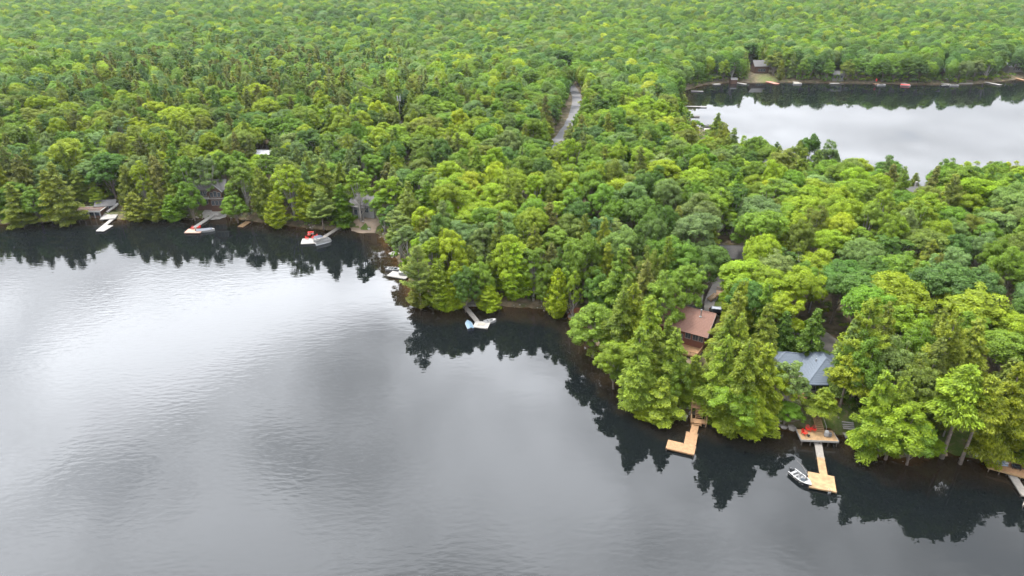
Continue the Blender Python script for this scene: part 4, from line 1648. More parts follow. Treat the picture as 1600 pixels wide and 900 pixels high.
def pontoon_boat(label, x, y, rz, z=0.0, group=None):
    root = empty('pontoon_boat', (x, y, z), rz)
    tag(root, label, 'boat', group)
    L_, W_ = 5.0, 2.2
    tb = MB().tube([(-L_ / 2, 0, 0), (L_ / 2 - .6, 0, 0), (L_ / 2 + .1, 0, .16)], [.3, .3, .05], 8).mesh('float', METAL, smooth=True)
    for q in (-1, 1):
        o = bpy.data.objects.new('float', tb)
        COL.objects.link(o)
        o.parent = root
        o.location = (0, q * .85, 0.05)
    MB().box(-L_ / 2, L_ / 2, -W_ / 2, W_ / 2, .34, .42).build('deck', VINYL, root)
    f = MB()
    for a, b in (((-L_ / 2 + .1, -W_ / 2 + .06), (L_ / 2 - .3, -W_ / 2 + .06)), ((-L_ / 2 + .1, W_ / 2 - .06), (L_ / 2 - .3, W_ / 2 - .06)), ((L_ / 2 - .3, -W_ / 2 + .06), (L_ / 2 - .3, W_ / 2 - .06))):
        f.bar((*a, .72), (*b, .72), .05, .56, mi=0)
        f.bar((*a, 1.05), (*b, 1.05), .06, .06, mi=1)
    f.build('fence_panel', [WHITE, METAL], root)
    MB().box(-2.2, -.4, -1.05, -.45, .42, .85).box(-2.2, -.4, .45, 1.05, .42, .85).box(1.3, 2.4, -1.05, -.5, .42, .85).build('bench_seat', VINYL, root, bevel=.03)
    c = MB()
    for k in range(6):
        x0, x1 = -2.3 + k * .42, -2.3 + (k + 1) * .42
        z0, z1 = 2.1 + .18 * math.sin(k / 6 * math.pi), 2.1 + .18 * math.sin((k + 1) / 6 * math.pi)
        c.poly([(x0, -1.15, z0), (x1, -1.15, z1), (x1, 1.15, z1), (x0, 1.15, z0)], [[0, 1, 2, 3]])
    c.build('canopy', NAVY, root)
    p = MB()
    for q in (-1, 1):
        p.bar((-2.3, q * 1.12, .6), (-2.3, q * 1.12, 2.1), .04, .04, up=(1, 0, 0)).bar((.2, q * 1.12, .6), (.2, q * 1.12, 2.1), .04, .04, up=(1, 0, 0))
    p.build('canopy_frame', METAL, root)
    return root


# ---- deck chairs
def lounge_chair(label, x, y, z, rz, m=None, group=None):
    m = m or REDP
    root = empty('deck_chair', (x, y, z), rz)
    tag(root, label, 'chair', group)
    s = MB()
    for k in range(5):
        s.bar((-.28 + k * .13, -.27, .36 - k * .0 + .012 * k), (-.28 + k * .13, .27, .36 + .012 * k), .11, .025)
    s.build('seat', m, root)
    b = MB()
    for k in range(5):
        yy = (-.24 + k * .12)
        top = 1.02 - .06 * abs(k - 2)
        b.bar((-.26, yy, .34), (-.62, yy * 1.15, top), .105, .025, up=(0, 1, 0))
    b.build('backrest', m, root)
    am = MB().box(-.42, .38, -.07, .07, .58, .61).mesh('armrest', m)
    lm = MB().box(-.05, .05, -.02, .02, 0, .58).mesh('leg', m)
    for q in (-1, 1):
        o = bpy.data.objects.new('armrest', am)
        COL.objects.link(o)
        o.parent = root
        o.location = (0, q * .36, 0)
        for lx in (-.38, .3):
            o = bpy.data.objects.new('leg', lm)
            COL.objects.link(o)
            o.parent = root
            o.location = (lx, q * .32, 0)
    return root


# ---- houses
def window(parent, x, y, z, w_, h_, face, frame_m=None, name='window', muntin=True):
    """face: 'f' (-y), 'b' (+y), 'l' (-x), 'r' (+x); the wall plane passes through (x, y)"""
    frame_m = frame_m or WHITE
    mb = MB()
    t = 0.07
    mb.box(-w_ / 2 - t, w_ / 2 + t, -.05, .03, h_, h_ + t).box(-w_ / 2 - t, w_ / 2 + t, -.08, .03, -t, 0)
    mb.box(-w_ / 2 - t, -w_ / 2, -.05, .03, 0, h_).box(w_ / 2, w_ / 2 + t, -.05, .03, 0, h_)
    if muntin:
        mb.box(-.02, .02, -.035, .02, 0, h_)
    o = mb.build(name, frame_m, parent)
    o.location = (x, y, z)
    o.rotation_euler = (0, 0, {'f': 0, 'b': math.pi, 'l': -math.pi / 2, 'r': math.pi / 2}[face])
    MB().box(-w_ / 2, w_ / 2, -.02, .025, 0, h_).build('pane', GLASS, o)
    return o


def gable_house(label, x, y, z, rz, L_, W_, hw, rise, wall_m, roof_m, wins=(), chim=None, over=0.55, name='cottage', cat='cottage', group=None, deck=None, course=0.32, base=1.5):
    """ridge along local x; walls down to z - base"""
    root = empty(name, (x, y, z), rz)
    tag(root, label, cat, group)
    w2, l2 = W_ / 2, L_ / 2
    mb = MB()
    mb.poly([(-l2, -w2, -base), (l2, -w2, -base), (l2, w2, -base), (-l2, w2, -base), (-l2, -w2, hw), (l2, -w2, hw), (l2, w2, hw), (-l2, w2, hw), (-l2, 0, hw + rise), (l2, 0, hw + rise)],
            [(0, 1, 5, 4), (2, 3, 7, 6), (1, 2, 6, 9, 5), (3, 0, 4, 8, 7)])
    nb = int((hw + base) / .35)
    for k in range(1, nb):          # lapped boards
        zz = -base + (hw + base) * k / nb
        mb.box(-l2 - .015, l2 + .015, -w2 - .015, -w2 + .01, zz - .02, zz + .02)
        mb.box(-l2 - .015, -l2 + .01, -w2, w2, zz - .02, zz + .02)
        mb.box(l2 - .01, l2 + .015, -w2, w2, zz - .02, zz + .02)
    mb.build('walls', wall_m, root)
    sl_ = math.hypot(w2, rise)
    n = max(int((sl_ + over) / course), 3)
    for q in (-1, 1):
        r = MB()
        for k in range(n):
            f0, f1 = k / n, (k + 1) / n + 0.02
            tot = 1 + over / sl_
            y0, z0 = q * w2 * f0 * tot, hw + rise - rise * f0 * tot + .10
            y1, z1 = q * w2 * f1 * tot, hw + rise - rise * f1 * tot + .10
            e = .035
            a = [(-l2 - over, y0, z0), (l2 + over, y0, z0), (l2 + over, y1, z1 + e), (-l2 - over, y1, z1 + e), (-l2 - over, y1, z1 - .06), (l2 + over, y1, z1 - .06), (l2 + over, y0, z0 - .06), (-l2 - over, y0, z0 - .06)]
            fs = [(0, 1, 2, 3), (3, 2, 5, 4), (4, 5, 6, 7), (1, 6, 5, 2), (0, 3, 4, 7)]
            r.poly(a, fs if q > 0 else [tuple(reversed(g)) for g in fs])
        ro = r.build('roof', roof_m, root)
    rc = MB().box(-l2 - over, l2 + over, -.12, .12, hw + rise + .09, hw + rise + .15)
    rc.build('ridge_cap', roof_m, root)
    fb = MB()
    for q in (-1, 1):
        ex = (l2 + over) * q
        for s in (-1, 1):
            tot = 1 + over / sl_
            fb.bar((ex + .02 * q, 0, hw + rise - .02), (ex + .02 * q, s * w2 * tot, hw + rise - rise * tot - .02), .05, .2)
    fb.build('fascia', W_PALE if wall_m is not BROWNW else W_DARK, root)
    for wn in wins:
        window(root, *wn)
    if chim:
        cx, cy_, ch = chim
        zb = hw + rise * (1 - abs(cy_) / w2) - .2
        MB().tube([(cx, cy_, zb), (cx, cy_, zb + ch)], [.13, .13], 8).tube([(cx, cy_, zb + ch), (cx, cy_, zb + ch + .18)], [.2, .2], 8).build('chimney', METAL, root)
        MB().box(cx - .28, cx + .28, cy_ - .28, cy_ + .28, zb + .1, zb + .34).build('flashing', WHITE, root)
    return root


def raised_deck(parent, x0, x1, y0, y1, z, zg, m, sides='f', rail_m=None):
    mb = MB()
    n = int((x1 - x0) / .16)
    for k in range(n):
        a = x0 + (x1 - x0) * k / n
        mb.box(a, a + (x1 - x0) / n * .92, y0, y1, z - .04, z)
    o = mb.build('decking', m, parent)
    o['kind'] = 'stuff'
    MB().box(x0, x1, y0 - .04, y0, z - .3, z + .01).box(x0 - .04, x0, y0, y1, z - .3, z + .01).box(x1, x1 + .04, y0, y1, z - .3, z + .01).build('deck_frame', m, parent)
    for k in range(max(int((x1 - x0) / 2.4), 1) + 1):
        xx = x0 + .1 + (x1 - x0 - .2) * k / max(int((x1 - x0) / 2.4), 1)
        MB().box(xx - .08, xx + .08, y0 + .02, y0 + .18, zg, z - .05).build('post', m, parent)
    if 'f' in sides:
        railing(parent, (x0, y0 + .05, z), (x1, y0 + .05, z), z, m=rail_m or m)
    if 'l' in sides:
        railing(parent, (x0 + .05, y0, z), (x0 + .05, y1, z), z, m=rail_m or m)
    if 'r' in sides:
        railing(parent, (x1 - .05, y0, z), (x1 - .05, y1, z), z, m=rail_m or m)


# --- the brown-roofed cottage
rdir = math.atan2(-5.0, 8.2)
gable_house('large cottage with brown shingled roof and metal flue among hemlocks', 38.3, 128.8, 4.5, rdir, 9.6, 8.6, 3.6, 2.9, REDBROWN, R_BROWN,
            wins=[(2.9, -4.3, 1.6, 1.1, 1.4, 'f'), (1.3, -4.3, 1.6, 1.1, 1.4, 'f'), (4.1, -4.3, 1.6, .8, 1.4, 'f'), (-2.5, -4.3, 1.4, 1.4, 1.6, 'f'), (-.6, -4.3, .1, 1.6, 2.1, 'f', WHITE, 'door'), (4.8, -1.5, 1.3, 1.2, 1.3, 'r'), (4.8, 1.5, 1.3, 1.2, 1.3, 'r')],
            chim=(2.6, -1.2, 1.7), over=.7)
cot = [o for o in bpy.data.objects if o.name.startswith('cottage')][0]
raised_deck(cot, -4.6, 4.8, -8.2, -4.36, 0.0, -2.6, W_ORANGE, 'flr')

# --- the house with the blue-grey hipped roof
hh = empty('hipped_house', (60.4, 113.0, 3.4), R(-14))
tag(hh, 'waterside house with blue-grey hipped roof behind golden hemlocks', 'house')


def hip_roof(parent, cx, cy_, L_, W_, z, rise, rz, over=.5):
    l2, w2 = L_ / 2 + over, W_ / 2 + over
    rl = l2 - w2 * .95
    c, s = math.cos(rz), math.sin(rz)
    T = lambda x, y, zz: (cx + x * c - y * s, cy_ + x * s + y * c, zz)
    n = 12
    mb = MB()
    for k in range(n):
        f0, f1 = k / n, (k + 1) / n
        def ring(f, dz):
            a, b = rl + (l2 - rl) * f, max(w2 * f, 0.001)
            zz = z + rise * (1 - f) + dz
            return [T(-a, -b, zz), T(a, -b, zz), T(a, b, zz), T(-a, b, zz)]
        up, dn = ring(f0, 0), ring(f1, .03)
        dl = ring(f1, -.03)
        mb.poly(up + dn, [(i, (i + 1) % 4, 4 + (i + 1) % 4, 4 + i) [::-1] for i in range(4)])
        mb.poly(dn + dl, [(i, (i + 1) % 4, 4 + (i + 1) % 4, 4 + i) [::-1] for i in range(4)])
    r0, r1 = T(-rl, 0, z + rise + .03), T(rl, 0, z + rise + .03)
    mb.bar(r0, r1, .22, .06)
    for sx in (-1, 1):
        for sy in (-1, 1):
            mb.bar(T(sx * rl, 0, z + rise + .03), T(sx * l2, sy * w2, z + .06), .18, .05)
    bx = ring(1, -.04)
    mb.poly(bx + ring(1, -.24), [(i, (i + 1) % 4, 4 + (i + 1) % 4, 4 + i)[::-1] for i in range(4)])
    return mb.build('roof', R_BLUE, parent)


MB().box(-4.2, 4.2, -4.6, 4.4, -2, 2.7).build('walls', CREAM, hh)
MB().box(-8.0, -4.2, -1.6, 4.0, -2, 2.4).build('wing_walls', CREAM, hh)
hip_roof(hh, 0.2, -0.3, 10.0, 8.2, 2.7, 3.2, R(102))
hip_roof(hh, -4.8, 1.6, 8.4, 5.4, 2.4, 2.1, R(4))
hip_roof(hh, 3.2, 1.4, 5.4, 5.0, 2.62, 2.0, R(12))
for wx in (-2.9, -1.0, 1.0, 2.9):
    window(hh, wx, -4.6, .3, 1.4, 1.9, 'f')
window(hh, -5.6, -1.6, .7, 1.4, 1.2, 'f')
window(hh, 4.2, -2.6, .7, 1.4, 1.3, 'r')
window(hh, 4.2, 2.0, .7, 1.4, 1.3, 'r')
MB().tube([(-1.2, -1.2, 4.6), (-1.2, -1.2, 5.4)], [.09, .09], 8).build('roof_vent', WHITE, hh)
raised_deck(hh, -5.2, 5.6, -7.4, -4.65, -.1, -3.2, W_ORANGE, 'flr')
raised_deck(hh, 4.3, 7.4, -4.4, 2.0, -.1, -3.2, W_GREY, 'fr')

# --- smaller cottages and roofs among the trees


def at(px_, py_, z):
    q = P(px_, py_, z)
    return q.x, q.y


x, y = at(1146, 386, 9.2)
gable_house('small grey-roofed cottage at the top of the gravel drive', x, y, gz(x, y), R(-6), 6, 6, 2.9, 1.9, CREAM, R_GREY,
            wins=[(-1.6, -3, .9, 1.1, 1.3, 'f'), (.2, -3, .9, 1.1, 1.3, 'f'), (2.0, -3, .9, 1.1, 1.3, 'f'), (3.0, 0, .9, 1.2, 1.3, 'r')])
cb = [o for o in bpy.data.objects if o.name == 'cottage.001'][0]
raised_deck(cb, -3.0, 3.4, -6.2, -3.05, 0, -2.6, W_ORANGE, 'flr')
stairs(cb, (3.2, -9.4, -2.0), (3.2, -6.7, -.1), 1.2, W_TAN, 7)

x, y = at(1083, 477, 6.2)
gable_house('dark-roofed garden shed behind the brown-roofed cottage', x, y, gz(x, y), R(-8), 4.2, 3.2, 2.0, .7, BROWNW, R_DARK, wins=[(0, -1.6, .6, .8, .8, 'f')], name='shed', cat='shed', over=.25)

# left shore: boathouse with long deck
x, y = at(135, 338, 0.8)
bh = empty('boathouse', (x, y, 0.7), R(3))
tag(bh, 'low boathouse with pale framed bays under a long flat deck', 'boathouse')
MB().box(-4.6, 4.6, 0.4, 4.2, -.6, 1.9).build('walls', BROWNW, bh)
for k in range(6):
    xx = -4.5 + k * 1.8
    MB().box(xx - .14, xx + .14, 0, .3, -.6, 1.75).build('post', WHITE, bh)
for k in range(5):
    xx = -4.5 + k * 1.8 + .9
    MB().box(xx - .74, xx + .74, .25, .42, .2, 1.4).build('pane', GLASS, bh)
MB().box(-5, 5, -.4, 4.6, 1.76, 1.86).build('flat_roof', W_PALE, bh)
MB().box(-5, 5, -.46, -.4, 1.55, 2.0).build('fascia', WHITE, bh)
railing(bh, (-4.9, -.3, 1.9), (4.9, -.3, 1.9), 0, .9, W_PALE)
rampr = dock('bleached launching ramp beside the low boathouse', [((168, 342), (177, 330), 4.6)], z=0.75, m=W_PALE, name='ramp', cat='ramp')
stp = empty('stairway', (*at(166, 330, 1.4), 1.4))
tag(stp, 'pale open stairway climbing from the ramp to the boathouse deck', 'stairs')
stairs(stp, (0, 0, -.4), (3.2, 2.4, 1.8), 1.4, W_PALE, 8)
x, y = at(163, 315, 3.8)
gable_house('grey-roofed cottage half hidden behind the low boathouse', x, y + 1, 1.0, R(14), 5.5, 4.6, 1.9, 1.0, BROWNW, R_GREY, wins=[(1.5, -2.3, .5, .9, 1.0, 'f'), (-1, -2.3, .5, .9, 1.0, 'f'), (2.75, 0, .5, 1.0, 1.0, 'r')])

# the two-storey lodge
x, y = at(333, 302, 6)
gable_house('brown two-storey lodge with white-framed windows and cross gable', x, y, 3.0, R(4), 9.5, 7.0, 5.6, 2.1, BROWNW, R_GREY,
            wins=[(a, -3.5, b, .9, 1.5, 'f') for a in (-3.8, -2.6, -1.4) for b in (.5, 3.4)] + [(a, -3.5, b, .9, 1.5, 'f') for a in (1.0, 2.2, 3.4) for b in (.5,)], name='lodge', cat='lodge', base=2.5)
lodge = [o for o in bpy.data.objects if o.name == 'lodge'][0]
g = MB()
g.poly([(.2, -4.6, -2.5), (4.4, -4.6, -2.5), (4.4, -4.6, 5.2), (2.3, -4.6, 7.4), (.2, -4.6, 5.2), (.2, -3.4, -2.5), (4.4, -3.4, -2.5), (4.4, -3.4, 5.2), (2.3, -3.4, 7.4), (.2, -3.4, 5.2)],
       [(0, 1, 2, 3, 4), (1, 6, 7, 2), (5, 0, 4, 9), (2, 7, 8, 3), (4, 3, 8, 9)])
g.build('gable_wall', BROWNW, lodge)
for q in (-1, 1):
    MB().bar((2.3, -5.0, 7.55), (2.3 + q * 2.5, -5.0, 4.95), .08, .28).build('barge_board', WHITE, lodge)
    MB().poly([(2.3, -5.0, 7.6), (2.3 + q * 2.6, -5.0, 4.9), (2.3 + q * 2.6, -1.0, 4.9), (2.3, -1.0, 7.6), (2.3, -5.0, 7.72), (2.3 + q * 2.6, -5.0, 5.02), (2.3 + q * 2.6, -1.0, 5.02), (2.3, -1.0, 7.72)],
              [(0, 1, 2, 3), (7, 6, 5, 4), (0, 4, 5, 1), (1, 5, 6, 2), (2, 6, 7, 3)]).build('gable_roof', R_GREY, lodge)
for a, b, c_, d_ in [(1.1, -4.6, 3.2, 1.5), (2.3, -4.6, 3.2, 1.9), (3.5, -4.6, 3.2, 1.5), (1.1, -4.6, .4, 1.5), (2.3, -4.6, .4, 1.5), (3.5, -4.6, .4, 1.5)]:
    window(lodge, a, b, c_, .85, d_, 'f')
MB().box(-4.9, .2, -5.2, -3.5, 2.7, 2.82).box(-4.9, 5.6, -5.3, -5.2, 2.66, 2.96).build('balcony', W_PALE, lodge)
railing(lodge, (-4.9, -5.15, 2.8), (.2, -5.15, 2.8), 0, .95, WHITE, n=14)

x, y = at(574, 312, 7)
gable_house('grey-roofed cottage with tall pale posts above the sandy landing', x, y, 2.4, R(-20), 8.5, 7, 4.2, 2.0, GREYW, R_GREY,
            wins=[(-2.6, -3.5, .4, 1.3, 1.6, 'f'), (-.6, -3.5, .4, 1.3, 1.6, 'f'), (-2.6, -3.5, 2.6, 1.3, 1.0, 'f'), (1.6, -3.5, 1.6, 1.3, 1.6, 'f'), (-4.25, -1, 1, 1.2, 1.8, 'l')])
cf = [o for o in bpy.data.objects if o.name == 'cottage.003'][0]
for k in range(4):
    MB().box(-4 + k * 1.7, -3.75 + k * 1.7, -5.3, -5.1, -1.5, 3.6).build('post', W_PALE, cf)
MB().box(-4.2, 1.6, -5.5, -3.4, 3.6, 3.75).build('porch_roof', R_GREY, cf)

x, y = at(408, 237, 11)
gable_house('building with low white metal roof in the woods behind the birches', x, y, 7.2, R(-4), 8, 6, 3.6, .7, GREYW, R_WHITE, over=.3, base=5, name='outbuilding', cat='outbuilding', course=.6)
x, y = at(634, 258, 9)
gable_house('small grey shed roof glimpsed between forest crowns', x, y, gz(x, y), R(20), 4, 4, 2.6, 1.1, GREYW, R_GREY, over=.3, name='outbuilding', cat='outbuilding')
x, y = at(1432, 284, 9)
gable_house('dark-roofed cottage with red wall above the back lake trees', x, y, gz(x, y), R(8), 6, 5, 3.8, 1.5, REDBROWN, R_GREY, over=.5, wins=[(0, -2.5, 1.5, 1.2, 1.2, 'f'), (1.8, -2.5, 1.5, .9, 1.2, 'f')])
MB_ = MB().box(.6, 1.3, .6, 1.3, 4.6, 6.8)
MB_.build('chimney', PALESTONE, [o for o in bpy.data.objects if o.name == 'cottage.004'][0])

for (px_, py_, z_, rz_, L_, W_, hw_, rs_, wm, rm, lb) in [
    (1187, 103, 7, 0.1, 10, 8, 4.6, 3.2, BROWNW, R_GREY, 'brown cottage with grey roof on the lawn across the back lake'),
    (1309, 115, 5, -.1, 7, 6, 3.2, 1.8, GREYW, R_GREY, 'small grey cottage close to the far bank of the back lake'),
    (1481, 110, 6, 0.0, 8, 7, 3.6, 1.8, BROWNW, R_GREY, 'grey-roofed hut above the crowded dock across the back lake'),
    (1583, 100, 7, 0.2, 13, 8, 3.4, 2.6, CREAM, R_WHITE, 'pale-roofed house at the far corner of the back lake')]:
    x, y = at(px_, py_, z_)
    gable_house(lb, x, y, gz(x, y), rz_, L_, W_, hw_, rs_, wm, rm, wins=[(k * 1.8, -W_ / 2, 1.0, 1.3, 1.5, 'f') for k in (-1, 0, 1)], course=.6, group='cottages across the back lake')

# ---- waterside timber work
# two-level stairs and dock below the brown-roofed cottage
A = P(1093, 632, 2.9)
tl = empty('dock_stairway', (A.x, A.y, 2.9), R(-10))
tag(tl, 'two-level timber landing with railings and stairs above the L-shaped dock', 'stairs')


def flat(parent, x0, x1, y0, y1, z, m, nm='landing'):
    mb = MB()
    n = max(int((y1 - y0) / .16), 1)
    for k in range(n):
        a = y0 + (y1 - y0) * k / n
        mb.box(x0, x1, a, a + (y1 - y0) / n * .92, z - .045, z)
    o = mb.build('decking', m, parent)
    o['kind'] = 'stuff'
    MB().box(x0, x1, y0 - .05, y0 - .002, z - .3, z - .01).box(x0 - .05, x0 - .002, y0, y1, z - .3, z - .01).box(x1 + .002, x1 + .05, y0, y1, z - .3, z - .01).build(nm, m, parent)


flat(tl, -1.5, 1.35, -.8, 2.3, 0, W_ORANGE)
flat(tl, -1.5, 1.35, -3.0, -1.9, -1.9, W_ORANGE)
stairs(tl, (0, -1.9, -1.85), (0, -.8, -.05), 1.25, W_ORANGE, 7)
stairs(tl, (-.3, -3.5, -2.4), (-.3, -3.05, -1.95), 1.2, W_ORANGE, 2)
for a, b in (((-1.45, -.8, 0), (-1.45, 2.3, 0)), ((1.3, -.8, 0), (1.3, 1.9, 0)), ((-1.45, -.75, 0), (-.7, -.75, 0)), ((.7, -.75, 0), (1.3, -.75, 0)), ((-1.45, -3.0, -1.9), (-1.45, -1.9, -1.9)), ((1.3, -3.0, -1.9), (1.3, -1.9, -1.9))):
    railing(tl, a, b, 0, .95, W_TAN)
for a, b in ((-1.4, -.7), (1.25, -.7), (-1.4, 2.1), (1.25, 2.1)):
    MB().box(a - .08, a + .08, b - .08, b + .08, -3.3, -.05).build('post', W_ORANGE, tl)
for a, b in ((-1.4, -2.9), (1.25, -2.9), (-1.4, -2.0), (1.25, -2.0)):
    MB().box(a - .08, a + .08, b - .08, b + .08, -3.8, -1.95).build('post', W_ORANGE, tl)
dock('orange-tan L-shaped dock below the two-level timber stairs', [((1088.5, 656.5), (1083, 678), 1.3), ((1081.5, 676), (1077.5, 697), 2.1), ((1042, 693.5), (1086, 704), 2.5)], m=W_ORANGE, z=.5)

# deck with red chairs
Dk = P(1277, 680, 1.3)
dk = empty('waterside_deck', (Dk.x, Dk.y, 1.3), R(-4))
tag(dk, 'tan waterside deck carrying three red chairs, walkway leading off it', 'deck')
for k in range(7):
    x0 = -3.2 + k * .914
    mb = MB()
    for j in range(6):
        mb.box(x0 + j * .15, x0 + j * .15 + .138, -1.5, 1.55, -.05, 0)
    mb.build('deck_panel', W_TAN, dk).location = (0, 0, 0.004 * (k % 2))
MB().box(-3.26, 3.22, -1.58, -1.51, -.32, .05).box(-3.32, -3.26, -1.58, 1.6, -.32, .05).box(3.22, 3.28, -1.58, 1.0, -.32, .05).build('fascia', W_PALE, dk)
for k in range(5):
    MB().box(-3.1 + k * 1.53, -2.95 + k * 1.53, -1.45, -1.3, -2.4, -.07).build('post', W_DARK, dk)
for (px_, py_, rz_, lb) in [(1257, 678, -60, 'red slatted deck chair at the front corner of the waterside deck'), (1262.5, 672, -95, 'red slatted deck chair standing between the other two on the deck'), (1271, 672.5, -120, 'red slatted deck chair nearest the stairs on the waterside deck')]:
    q = P(px_, py_, 1.5)
    lounge_chair(lb, q.x, q.y, 1.305, R(rz_), group='red chairs on the waterside deck')
q = P(1263, 681.5, 1.4)
fb_ = empty('fire_bowl', (q.x, q.y, 1.305))
tag(fb_, 'small dark fire bowl in front of the red deck chairs', 'fire bowl')
MB().tube([(0, 0, .12), (0, 0, .3)], [.12, .3], 10).build('bowl', BLACKP, fb_)
MB().tube([(0, 0, 0), (0, 0, .12)], [.16, .1], 8).build('stand', BLACKP, fb_)
q = P(1291.5, 678, 1.8)
gr = empty('grill', (q.x, q.y, 1.305), R(-5))
tag(gr, 'barbecue under a white cover at the edge of the waterside deck', 'grill')
MB().box(-.35, .3, -.3, .3, .1, 1.0).box(-.3, .25, -.22, .22, 1.0, 1.2).build('cover', WHITE, gr, bevel=.06)
MB().box(.34, .85, -.28, .28, .0, .8).build('side_cabinet', R_GREY, gr, bevel=.02)
MB().box(-.33, -.27, -.28, .28, 0, .1).box(.2, .26, -.28, .28, 0, .1).build('foot', BLACKP, gr)
st2 = P(1283, 675, 1.3)
sw = empty('stairway', (st2.x, st2.y, 1.3), 0)
tag(sw, 'narrow timber stairs rising from the deck with red chairs to the lawn', 'stairs')
stairs(sw, (0, .1, 0), (.1, 3.9, 1.7), 1.25, W_TAN, 11)
MB().box(-.6, .75, 3.9, 4.7, 1.62, 1.7).build('landing', W_ORANGE, sw)
MB().tube([(.85, .1, .95), (.95, 4.4, 2.7)], [.05, .05], 6).tube([(.85, .1, 0), (.85, .1, .95)], [.05, .05], 6).tube([(.95, 4.4, 1.5), (.95, 4.4, 2.7)], [.05, .05], 6).build('handrail', W_PALE, sw)
dock('walkway and square tan swim platform beside the small motorboat', [((1278, 690), (1282.2, 715), 1.25, W_GREY), ((1282.2, 715), (1287, 742), 1.25, W_TAN), ((1282.5, 740.5), (1285.8, 765), 4.15, W_TAN)], z=.5)
for lx, ly, nm in ((1296, 768, 'ladder'),):
    q = P(lx, ly, .5)
    ld_ = empty('swim_ladder', (q.x, q.y, .5))
    tag(ld_, 'metal swim ladder on the outer edge of the square platform', 'ladder')
    for a in (-.2, .2):
        MB().tube([(a, .3, .02), (a, .1, .55), (a, -.08, .4), (a, -.1, -.9)], [.022] * 4, 6).build('rail', METAL, ld_)
    for k in range(3):
        MB().box(-.2, .2, -.13, -.05, -.7 + k * .3, -.67 + k * .3).build('rung', METAL, ld_)
q = P(1249, 748, .3)
b1 = motor_boat('small white motorboat with open bow moored beside the square platform', q.x + .25, q.y - .1, R(-64), 4.2, 1.8, hull=BLACKP)
rp = empty('mooring_whip', (*at(1262, 742, .6), .6))
tag(rp, 'thin pale mooring pole leaning between platform and motorboat', 'mooring pole')
MB().tube([(0, 0, 0), (-.6, 1.2, .9), (-1.35, 2.4, 1.3)], [.025, .02, .01], 6).build('rod', W_GREY, rp)
MB().tube([(0, 0, -.1), (0, 0, .1)], [.07, .07], 6).build('bracket', METAL, rp)

# timber steps let into the bank
T0 = P(1330, 684, .5)
T1 = P(1325, 659, 2.2)
ts_ = empty('bank_steps', (T0.x, T0.y, .5), 0)
tag(ts_, 'weathered timber steps let into the grassy bank beside the big maple', 'steps')
sm_ = MB().box(-1.0, 1.0, -.11, .11, -.12, .05).mesh('step', W_PALE)
for k in range(9):
    o = bpy.data.objects.new('step', sm_)
    COL.objects.link(o)
    o.parent = ts_
    f = k / 8
    px_, py_ = T0.x + (T1.x - T0.x) * f, T0.y + (T1.y - T0.y) * f
    o.location = (px_ - T0.x, py_ - T0.y, max(gz(px_, py_), .4) + .12 - .5)
    o.rotation_euler = (0, 0, R(-8 + 3 * math.sin(k * 2.1)))

# right-hand deck with covered furniture
Dr = P(1572, 729, 1.1)
dr = empty('waterside_deck', (Dr.x, Dr.y, 1.1), R(-28))
tag(dr, 'orange-brown deck with covered furniture at the foot of the bare slope', 'deck')
for k in range(7):
    x0 = -2.6 + k * .95
    mb = MB()
    for j in range(6):
        mb.box(x0 + j * .157, x0 + j * .157 + .142, -1.5, 1.7, -.05, 0)
    mb.build('deck_panel', W_ORANGE, dr).location = (0, 0, 0.004 * (k % 2))
MB().box(-2.66, 4.1, -1.58, -1.51, -.35, .03).box(-2.72, -2.66, -1.58, 1.75, -.35, .03).build('fascia', W_TAN, dr)
for k in range(5):
    MB().box(-2.5 + k * 1.5, -2.35 + k * 1.5, -1.45, -1.3, -2.2, -.07).build('post', W_DARK, dr)
railing(dr, (1.4, 1.6, 0), (4.1, 1.6, 0), 0, .9, W_TAN)
railing(dr, (-2.6, .2, 0), (-2.6, 1.7, 0), 0, .9, W_TAN)


def on_deck(root, x, y):
    c, s = math.cos(root.rotation_euler.z), math.sin(root.rotation_euler.z)
    return root.location.x + x * c - y * s, root.location.y + x * s + y * c


x, y = on_deck(dr, -.9, .4)
sf = empty('outdoor_sofa', (x, y, 1.11), R(-10))
tag(sf, 'outdoor corner sofa under a creased blue-grey cover', 'sofa')
cv = MB()
rg = random.Random(3)
nx, ny = 12, 8
pts = []
for j in range(ny + 1):
    for i in range(nx + 1):
        a, b = -1.1 + 2.2 * i / nx, -.7 + 1.4 * j / ny
        edge = i in (0, nx) or j in (0, ny)
        hgt = .1 if edge else (.75 if b > .2 or a < -.6 else .45) + rg.uniform(-.07, .07)
        pts.append((a, b, hgt))
cv.poly(pts, [(j * (nx + 1) + i, j * (nx + 1) + i + 1, (j + 1) * (nx + 1) + i + 1, (j + 1) * (nx + 1) + i) for j in range(ny) for i in range(nx)])
cv.build('cover', GREYC, sf, smooth=True)
MB().box(-1.0, 1.0, -.6, .6, 0, .38).build('frame', W_DARK, sf)
for dx_, dy_ in ((-.7, -.45), (.75, -.4)):
    MB().box(dx_ - .3, dx_ + .3, dy_ - .25, dy_ + .25, .5, .64).build('cushion', WHITE, sf, bevel=.05)
x, y = on_deck(dr, 1.4, .3)
tb_ = empty('low_table', (x, y, 1.11), R(-28))
tag(tb_, 'square dark low table beside the covered sofa', 'table')
MB().box(-.65, .65, -.6, .6, .36, .42).build('tabletop', BLACKP, tb_)
for a in (-.55, .55):
    for b in (-.5, .5):
        MB().box(a - .04, a + .04, b - .04, b + .04, 0, .36).build('leg', BLACKP, tb_)
x, y = on_deck(dr, 2.6, .8)
um = empty('parasol', (x, y, 1.11))
tag(um, 'closed white parasol standing on the deck beside the dark table', 'parasol')
MB().tube([(0, 0, 0), (0, 0, 2.3)], [.03, .03], 6).build('pole', METAL, um)
